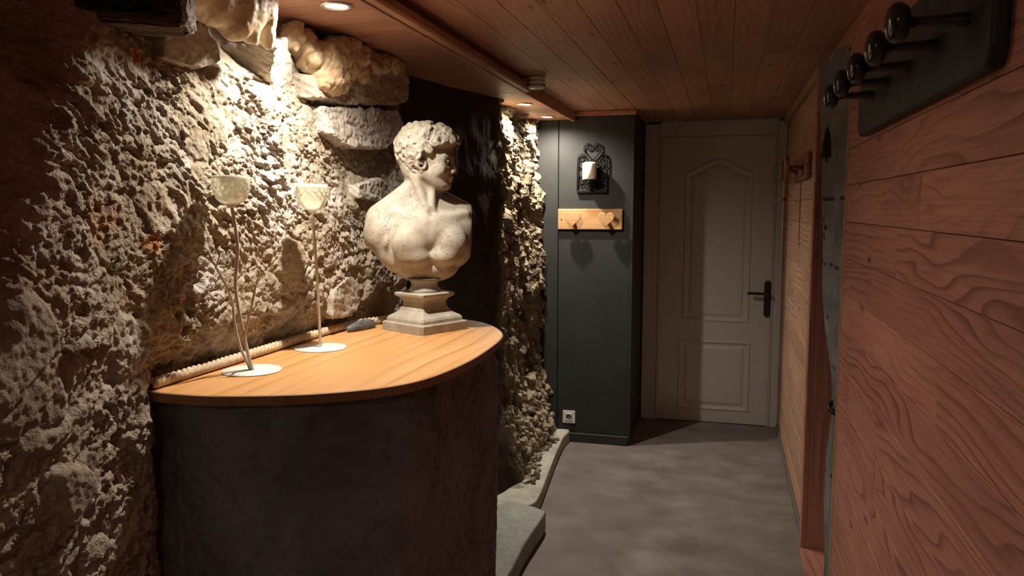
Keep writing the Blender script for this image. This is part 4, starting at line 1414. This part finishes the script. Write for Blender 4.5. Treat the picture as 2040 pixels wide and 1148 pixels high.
tw = new_obj('top_strip', box_me('top_strip', 0, 0.385, -0.008, 0.008, 0, 0.028, 0.002), M['wall_wood'], cp)
tw.location = (-0.915 + 0.83, -0.014, 2.0195)

# ---- socket
so = empty('power_socket', (-0.925, YC - 0.0005, 0.157))
tag(so, 'small white square power socket low on the dark cupboard', 'socket')
new_obj('plate', prism_me('plate', [(-0.04, -0.04), (0.04, -0.04), (0.04, 0.04), (-0.04, 0.04)], -0.009, 0, 'Y', 0.003, 2), M['white_plastic'], so)
new_obj('insert_frame', lathe_me('insert_frame', [(0.036, -0.0085), (0.034, -0.0125), (0.030, -0.0128), (0.0285, -0.0095)], 4, 'Y', False), M['white_plastic'], so).rotation_euler = (0, math.radians(45), 0)
new_obj('socket_ring', lathe_me('socket_ring', [(0.0225, -0.0095), (0.0222, -0.0135), (0.0195, -0.0135), (0.0185, -0.0095)], 40, 'Y'), M['white_plastic'], so)
new_obj('well', lathe_me('well', [(0.0188, -0.0098), (0.0005, -0.0099)], 32, 'Y'), M['skirting'], so)
for dx, dz in ((-0.0095, 0.001), (0.0095, 0.001)):
    new_obj('contact_hole', lathe_me('contact_hole', [(0.0005, -0.0106), (0.0026, -0.0105), (0.0027, -0.0098)], 14, 'Y'), M['dark_hole'], so).location = (dx, 0, dz)
new_obj('earth_pin', lathe_me('earth_pin', [(0.0005, -0.019), (0.0018, -0.0185), (0.0024, -0.016), (0.0024, -0.0098)], 14, 'Y'), M['trim_ring'], so).location = (0, 0, -0.009)


# ---- heart coat rack
def heart_pts(w, h, n=40):
    out = []
    for i in range(n):
        t = 2 * PI * i / n
        x = 16 * math.sin(t) ** 3
        y = 13 * math.cos(t) - 5 * math.cos(2 * t) - 2 * math.cos(3 * t) - math.cos(4 * t)
        out.append((x / 32 * w, (y + 2.5) / 29 * h))
    return out


def heart_rack(name, loc, label, rz, Lx, Hz, hearts, grp, pegl=0.052, hsz=0.098, mat=None):
    mat = mat or M['pale_wood']
    r = empty(name, loc, rz)
    tag(r, label, 'coat rack', grp)
    new_obj('board', box_me('board', -Lx / 2, Lx / 2, -0.02, 0, -Hz / 2, Hz / 2, 0.003), mat, r)
    for sx in (-1, 1):
        new_obj('screw', lathe_me('screw', [(0.0005, -0.0215), (0.004, -0.0212), (0.0045, -0.0195)], 12, 'Y'), M['dark_hole'], r).location = (sx * (Lx / 2 - 0.022), 0, -0.002)
    for hx in hearts:
        pg = new_obj('peg', lathe_me('peg', [(0.011, -0.0195), (0.0105, -pegl)], 20, 'Y', cap=True), mat, r)
        pg.location = (hx, 0, -0.004)
        ht = new_obj('heart', prism_me('heart', heart_pts(hsz, hsz * 0.92), -pegl - 0.016, -pegl + 0.001, 'Y', 0.0025, 2), mat, pg)
        ht.location = (0, 0, 0.0)
    return r


heart_rack('heart_coat_rack', (-0.803, YC - 0.0005, 1.40), 'pale wooden coat rack with two heart pegs on the dark cupboard', 0, 0.395, 0.125, (-0.098, 0.107), 'heart peg coat racks')
# the one on the far right wall, seen edge-on
hr2 = heart_rack('heart_coat_rack', (XR - 0.0003, 4.16, 1.665), 'wooden heart peg coat rack seen edge-on on the far board wall', -PI / 2, 0.72, 0.12, (-0.17, 0.16), 'heart peg coat racks', 0.085, 0.11, M['edge_wood'])
hb = empty('hanging_shoehorn', (XR - 0.078, 4.32, 1.645))
tag(hb, 'narrow wooden board hanging from the edge-on heart peg rack', 'hanging board')
new_obj('blade', prism_me('blade', [(-0.026, 0.0), (0.026, 0.0), (0.03, -0.10), (0.027, -0.30), (0.018, -0.335), (-0.018, -0.335), (-0.027, -0.30), (-0.03, -0.10)], -0.006, 0.006, 'X', 0.002, 1), M['edge_wood'], hb)
new_obj('cord', mesh('cord', *tube_geo([(0.0, 0.01 * math.sin(a), 0.006 + 0.02 * (1 - math.cos(a)) / 2) for a in np.linspace(0, 2 * PI, 20, endpoint=False)], 0.0015, 6, closed=True), True), M['rope'], hb)
new_obj('wrap_band', prism_me('wrap_band', [(-0.031, -0.125), (0.031, -0.125), (0.0305, -0.14), (-0.0305, -0.14)], -0.0068, 0.0068, 'X'), M['dark_hole'], hb)

# ---- candle sconce
sc = empty('candle_sconce', (-0.792, YC - 0.0005, 1.572))
tag(sc, 'black wrought iron scroll sconce on the dark cupboard', 'sconce')
Vs, Fs_ = [], []
def spiral(cx, cz, r0, a0, turns, dirn, r=0.0042, y=-0.012, tail=None):
    pts = []
    n = 26
    for i in range(n + 1):
        t = i / n
        rad = r0 * (1 - 0.8 * t)
        a = a0 + dirn * turns * 2 * PI * t
        pts.append((cx + rad * math.cos(a), y, cz + rad * math.sin(a)))
    if tail: pts = [(p[0], y, p[1]) for p in tail] + pts
    tube_geo(pts, [r] * len(pts), 6, Vs, Fs_)
W2, Hs = 0.091, 0.285
for sgn in (-1, 1):
    def mx(x): return sgn * x
    # outer frame
    tube_geo(catmull([(mx(W2), -0.012, 0.0), (mx(W2), -0.012, 0.12), (mx(W2 - 0.003), -0.012, 0.19), (mx(W2 - 0.014), -0.012, 0.215), (mx(W2 - 0.034), -0.012, 0.220), (mx(0.046), -0.012, 0.208)], 6), 0.0048, 6, Vs, Fs_)
    dA = 1 if sgn > 0 else -1
    base = 0 if sgn > 0 else PI
    for (cx, cz, r0, a0, tn) in [(0.056, 0.185, 0.026, 1.2, 1.3), (0.060, 0.135, 0.026, 0.2, 1.3), (0.062, 0.085, 0.024, -0.6, 1.3), (0.060, 0.038, 0.027, 0.8, 1.3), (0.022, 0.165, 0.022, 2.0, 1.2), (0.024, 0.110, 0.022, 2.6, 1.2), (0.026, 0.055, 0.024, 3.0, 1.2), (0.024, 0.018, 0.016, 1.0, 1.1)]:
        a = a0 if sgn > 0 else PI - a0
        spiral(mx(cx), cz, r0, a, tn, dA, 0.0038)
    # top heart scroll
    tube_geo(catmull([(0, -0.012, 0.186), (mx(0.03), -0.012, 0.214), (mx(0.050), -0.012, 0.240), (mx(0.049), -0.012, 0.266), (mx(0.034), -0.012, 0.281), (mx(0.014), -0.012, 0.278), (mx(0.006), -0.012, 0.262), (mx(0.012), -0.012, 0.248), (mx(0.024), -0.012, 0.246), (mx(0.030), -0.012, 0.256), (mx(0.024), -0.012, 0.264)], 5), 0.0045, 6, Vs, Fs_)
new_obj('scroll_panel', mesh('scroll_panel', Vs, Fs_, True), M['iron'], sc)
box('bottom_bar', -W2 - 0.003, W2 + 0.003, -0.022, -0.001, -0.012, 0.004, M['iron'], sc, 0.002)
for hz in (0.03, 0.2):
    for hx in (-0.086, 0.086):
        new_obj('standoff', lathe_me('standoff', [(0.003, -0.010), (0.003, 0.0)], 8, 'Y', cap=True), M['iron'], sc).location = (hx, 0, hz)
arm = tube('arm', catmull([(0, -0.014, 0.010), (0, -0.03, 0.004), (0, -0.055, 0.02), (0, -0.062, 0.062)], 6), 0.005, M['iron'], sc, 8)
pn = new_obj('candle_plate', lathe_me('candle_plate', [(0.0005, 0.0), (0.030, 0.0), (0.046, 0.003), (0.049, 0.0075), (0.047, 0.008), (0.030, 0.004), (0.0005, 0.004)], 36), M['iron'], sc)
pn.location = (0, -0.062, 0.060)
cd = empty('pillar_candle', (-0.800, YC - 0.0625, 1.572 + 0.0645))
tag(cd, 'ivory pillar candle standing on the black sconce', 'candle')
new_obj('wax_body', lathe_me('wax_body', [(0.0005, 0.0), (0.0405, 0.0), (0.0425, 0.002), (0.0425, 0.094), (0.040, 0.099), (0.030, 0.1045), (0.012, 0.106), (0.0005, 0.1055)], 48), M['wax'], cd)
tube('wick', [(0, 0, 0.105), (0.001, 0, 0.110), (0.003, 0, 0.114)], 0.0011, M['black'], cd, 6)

# ================================================================== DOOR
dr = empty('door_1', (-0.06, YD, 0))
tag(dr, 'white panelled door with arched top panel and black handle', 'door', kind='structure')
def dbox(name, x0, x1, y0, y1, z0, z1, mat=M['white_paint'], bev=0.003, parent=dr):
    return box(name, x0 + 0.06, x1 + 0.06, y0, y1, z0, z1, mat, parent, bev)
dbox('frame_jamb', -0.545, -0.445, -0.012, 0.034, 0, 2.03)
dbox('frame_jamb', 0.311, XR - 0.001, -0.012, 0.034, 0, 2.03)
dbox('frame_head', -0.4445, 0.3105, -0.012, 0.034, 1.942, 2.045)
dbox('frame_stop', -0.4445, -0.4325, -0.016, 0.03, 0, 1.9415)
dbox('frame_stop', 0.299, 0.3105, -0.016, 0.03, 0, 1.9415)
dbox('frame_stop', -0.432, 0.2985, -0.016, 0.03, 1.930, 1.9415)
lf = new_obj('leaf', None, None, dr)
bpy.data.objects.remove(lf)


def arch_outline(x0, x1, z0, z1, rise, n=36):
    pts = [(x0, z0), (x1, z0), (x1, z1)]
    for i in range(1, n):
        t = i / n
        x = x1 + (x0 - x1) * t
        # ogee arch: flat shoulders, rounded middle
        u = abs(2 * t - 1)
        s = 1 - u
        q = 3 * s * s - 2 * s * s * s
        pts.append((x, z1 + rise * q))
    pts.append((x0, z1))
    return pts


def offset_outline(pts, d, cx, cz):
    n = len(pts)
    out = []
    for i in range(n):
        p0 = np.array(pts[i - 1]); p1 = np.array(pts[i]); p2 = np.array(pts[(i + 1) % n])
        e1 = p1 - p0; e2 = p2 - p1
        n1 = np.array([-e1[1], e1[0]]); n2 = np.array([-e2[1], e2[0]])
        n1 /= np.linalg.norm(n1) + 1e-9; n2 /= np.linalg.norm(n2) + 1e-9
        b = n1 + n2; b /= max(0.5, np.linalg.norm(b) ** 2 / 2)
        out.append(tuple(p1 + b * d))
    return out


def moulded_panel(name, pts, parent):
    """raised moulding ring + sunk field, loops from outside to inside at different depths"""
    loops = []
    for d, y in ((0.0, 0.0002), (0.004, -0.004), (0.012, -0.006), (0.020, -0.003), (0.026, 0.004), (0.040, 0.005), (0.056, -0.0015), (0.060, -0.002)):
        q = offset_outline(pts, d, 0, 0)
        loops.append([(p[0], y, p[1]) for p in q])
    V, Fs = [], []
    n = len(pts)
    for lp in loops: V += lp
    for i in range(len(loops) - 1):
        for k in range(n):
            Fs.append((i * n + k, i * n + (k + 1) % n, (i + 1) * n + (k + 1) % n, (i + 1) * n + k))
    Fs.append(tuple((len(loops) - 1) * n + k for k in range(n)))
    me = mesh(name, V, Fs)
    bm = bmesh.new(); bm.from_mesh(me); bmesh.ops.recalc_face_normals(bm, faces=bm.faces[:]); bm.to_mesh(me); bm.free()
    return new_obj(name, me, M['white_paint'], parent)


# leaf with two openings cut for the panels: built as stiles and rails fused into one mesh
def leaf_mesh():
    bm = bmesh.new()
    y = 0.0
    L0, L1, Z0, Z1 = -0.371, 0.357, 0.006, 1.929
    up = arch_outline(-0.215, 0.222, 0.70, 1.712, 0.085)
    lo = [(-0.236, 0.088), (0.238, 0.088), (0.238, 0.575), (-0.236, 0.575)]
    outer = [(L0, Z0), (L1, Z0), (L1, Z1), (L0, Z1)]
    edges = []
    for loop in (outer, up, lo):
        vs = [bm.verts.new((p[0], y, p[1])) for p in loop]
        edges += [bm.edges.new((vs[i], vs[(i + 1) % len(vs)])) for i in range(len(vs))]
    bmesh.ops.triangle_fill(bm, use_beauty=True, use_dissolve=False, edges=edges)
    bmesh.ops.recalc_face_normals(bm, faces=bm.faces[:])
    if sum(f.normal.y for f in bm.faces) > 0:
        bmesh.ops.reverse_faces(bm, faces=bm.faces[:])
    # side edges
    ge = [bm.verts.new((p[0], 0.03, p[1])) for p in outer]
    vo = [v for v in bm.verts if v.co.y == 0.0][:4]
    for i in range(4):
        bm.faces.new((vo[i], vo[(i + 1) % 4], ge[(i + 1) % 4], ge[i]))
    bm.faces.new(ge)
    bmesh.ops.recalc_face_normals(bm, faces=bm.faces[:])
    me = bpy.data.meshes.new('leaf'); bm.to_mesh(me); bm.free()
    return me, up, lo


lm, up_o, lo_o = leaf_mesh()
leaf = new_obj('leaf', lm, M['white_paint'], dr)
moulded_panel('upper_panel', up_o, leaf)
moulded_panel('lower_panel', lo_o, leaf)
hp_ = empty('handle', (0.338, -0.001, 0)); hp_.parent = dr
bpy.data.objects.remove(hp_)
pts = []
for i in range(12):
    a = PI * i / 11
    pts.append((0.0205 * math.cos(a), 0.99 - 0.0205 + 0.0205 * math.sin(a)))
for i in range(12):
    a = PI + PI * i / 11
    pts.append((0.0205 * math.cos(a), 0.745 + 0.0205 + 0.0205 * math.sin(a)))
hpl = new_obj('handle', prism_me('handle_plate', pts, -0.011, -0.0005, 'Y', 0.002, 2), M['black'], dr)
hpl.location = (0.335, 0, 0)
lv = new_obj('lever', prism_me('lever', [(-0.128, 0.899), (-0.128, 0.917), (0.0, 0.914), (0.012, 0.908), (0.0, 0.896)], -0.062, -0.048, 'Y', 0.003, 2), M['black'], hpl)
new_obj('spindle', lathe_me('spindle', [(0.010, -0.055), (0.010, -0.010)], 16, 'Y', cap=True), M['black'], hpl).location = (0, 0, 0.906)

# ================================================================== KNOB COAT RACK (right wall)
kr = empty('knob_coat_rack', (XR - 0.0005, 1.76, 1.762))
tag(kr, 'dark green wooden coat rack with five turned knobs on the board wall', 'coat rack')
ya, yb = 1.225 - 1.76, 2.345 - 1.76
outl = [(ya + 0.02, -0.1), (yb - 0.03, -0.1), (yb, -0.085), (yb, 0.09), (yb - 0.03, 0.105), (ya + 0.02, 0.105), (ya, 0.085), (ya, -0.075)]
new_obj('board', prism_me('board', outl, -0.026, 0, 'X', 0.007, 3), M['rack_paint'], kr)
for (y, z) in ((1.332, 1.750), (1.513, 1.747), (1.723, 1.748), (1.933, 1.750), (2.116, 1.746)):
    kb = new_obj('knob', lathe_me('knob', [(0.0005, -0.150), (0.008, -0.1495), (0.021, -0.146), (0.0285, -0.140), (0.0305, -0.1335), (0.0302, -0.1325), (0.0305, -0.1315), (0.0295, -0.125), (0.024, -0.1185), (0.0135, -0.1145), (0.0085, -0.112), (0.0075, -0.10), (0.0085, -0.075), (0.0105, -0.045), (0.0125, -0.0265), (0.0125, -0.0245)], 36, 'X'), M['knob_paint'], kr)
    kb.location = (0.009, y - 1.76, z - 1.762)

# ================================================================== CURTAIN
nz_, nu_ = 420, 150
zt_ = np.linspace(0.02, 1.99, nz_)
left_z = [0.0, 0.25, 0.45, 0.62, 0.78, 0.86, 0.92, 1.05, 1.19, 1.49, 1.9, 1.94, 1.99]
left_y = [2.84, 2.83, 2.87, 2.86, 2.795, 2.80, 2.83, 2.98, 3.08, 3.17, 3.33, 3.31, 3.2]
Yl = np.interp(zt_, left_z, left_y)
Xl = np.interp(zt_, [0, 0.8, 1.2, 2.0], [0.352, 0.350, 0.338, 0.318])
U = np.linspace(0, 1, nu_)
Zg, Ug = np.meshgrid(zt_, U, indexing='ij')
Yr = 2.712
Yg = Yr + (Yl[:, None] - Yr) * Ug
wid = (Yl[:, None] - Yr)
amp = np.clip(0.017 * (wid / 0.5), 0.003, 0.018)
Xg = Xl[:, None] + 0.012 + (1 - Ug) * 0.022 + amp * np.cos(Ug * 2 * PI * 2.2 + 0.5 * np.sin(Zg * 2.2)) + 0.003 * np.sin(Zg * 9 + Ug * 7)
Xg = np.where(Ug > 0.93, np.maximum(Xg, Xl[:, None] + 0.005), Xg)
V = np.stack([Xg, Yg, Zg], -1).reshape(-1, 3)
i = np.arange(nz_ - 1)[:, None] * nu_ + np.arange(nu_ - 1)[None, :]
Q = np.stack([i, i + 1, i + nu_ + 1, i + nu_], -1).reshape(-1, 4)
cm = mesh('cloth', V, Q, True)
colr = np.zeros((nz_, nu_, 4)); colr[..., :3] = (0.20, 0.195, 0.185); colr[..., 3] = 1
cloth_u = Ug * 0.75   # metres of cloth across
def ink(mask, c=(0.012, 0.012, 0.014)):
    colr[mask, :3] = c
def tree(cu, cz, w, h):
    t = (Zg - cz) / h
    ink((t > 0) & (t < 1) & (np.abs(cloth_u - cu) < w * (1 - t) * (0.75 + 0.25 * ((t * 3) % 1.0 < 0.6))))
    ink((t > -0.12) & (t <= 0) & (np.abs(cloth_u - cu) < w * 0.14))
def flake(cu, cz, r):
    dx, dz = cloth_u - cu, Zg - cz
    rad = np.hypot(dx, dz); an = np.arctan2(dz, dx)
    k = np.abs(((an / (PI / 3)) % 1.0) - 0.5)
    ink((rad < r) & ((k > 0.40) | ((np.abs(rad / r - 0.6) < 0.12) & (k > 0.22))))
tree(0.46, 1.65, 0.085, 0.12); tree(0.70, 1.62, 0.05, 0.13); tree(0.60, 1.07, 0.12, 0.11); tree(0.30, 0.62, 0.06, 0.12)
flake(0.50, 1.40, 0.055); flake(0.66, 1.41, 0.05); flake(0.3, 1.2, 0.055); flake(0.55, 0.80, 0.05); flake(0.3, 0.3, 0.05)
for zc in (1.50, 1.27, 0.93, 0.55):
    ink((np.abs(Zg - zc) < 0.006) & (noise2(cloth_u * 20, Zg * 2 + zc, 900) > -0.1), (0.05, 0.05, 0.055))
set_tint(cm, colr.reshape(-1, 4))
cur = empty('curtain', (0, 0, 0))
tag(cur, 'grey winter print curtain with black fir trees tied back in the opening', 'curtain')
new_obj('cloth', cm, M['curtain'], cur)
tb = [(0.387 + 0.036 * math.cos(a), 2.756 + 0.043 * math.sin(a), 0.80 + 0.012 * math.sin(a)) for a in np.linspace(0, 2 * PI, 28, endpoint=False)]
tube('tieback', tb, 0.008, M['iron'], cur, 8, closed=True)
tube('rod', [(0.372, 2.703, 1.975), (0.372, 3.424, 1.975)], 0.008, M['iron'], cur, 10)
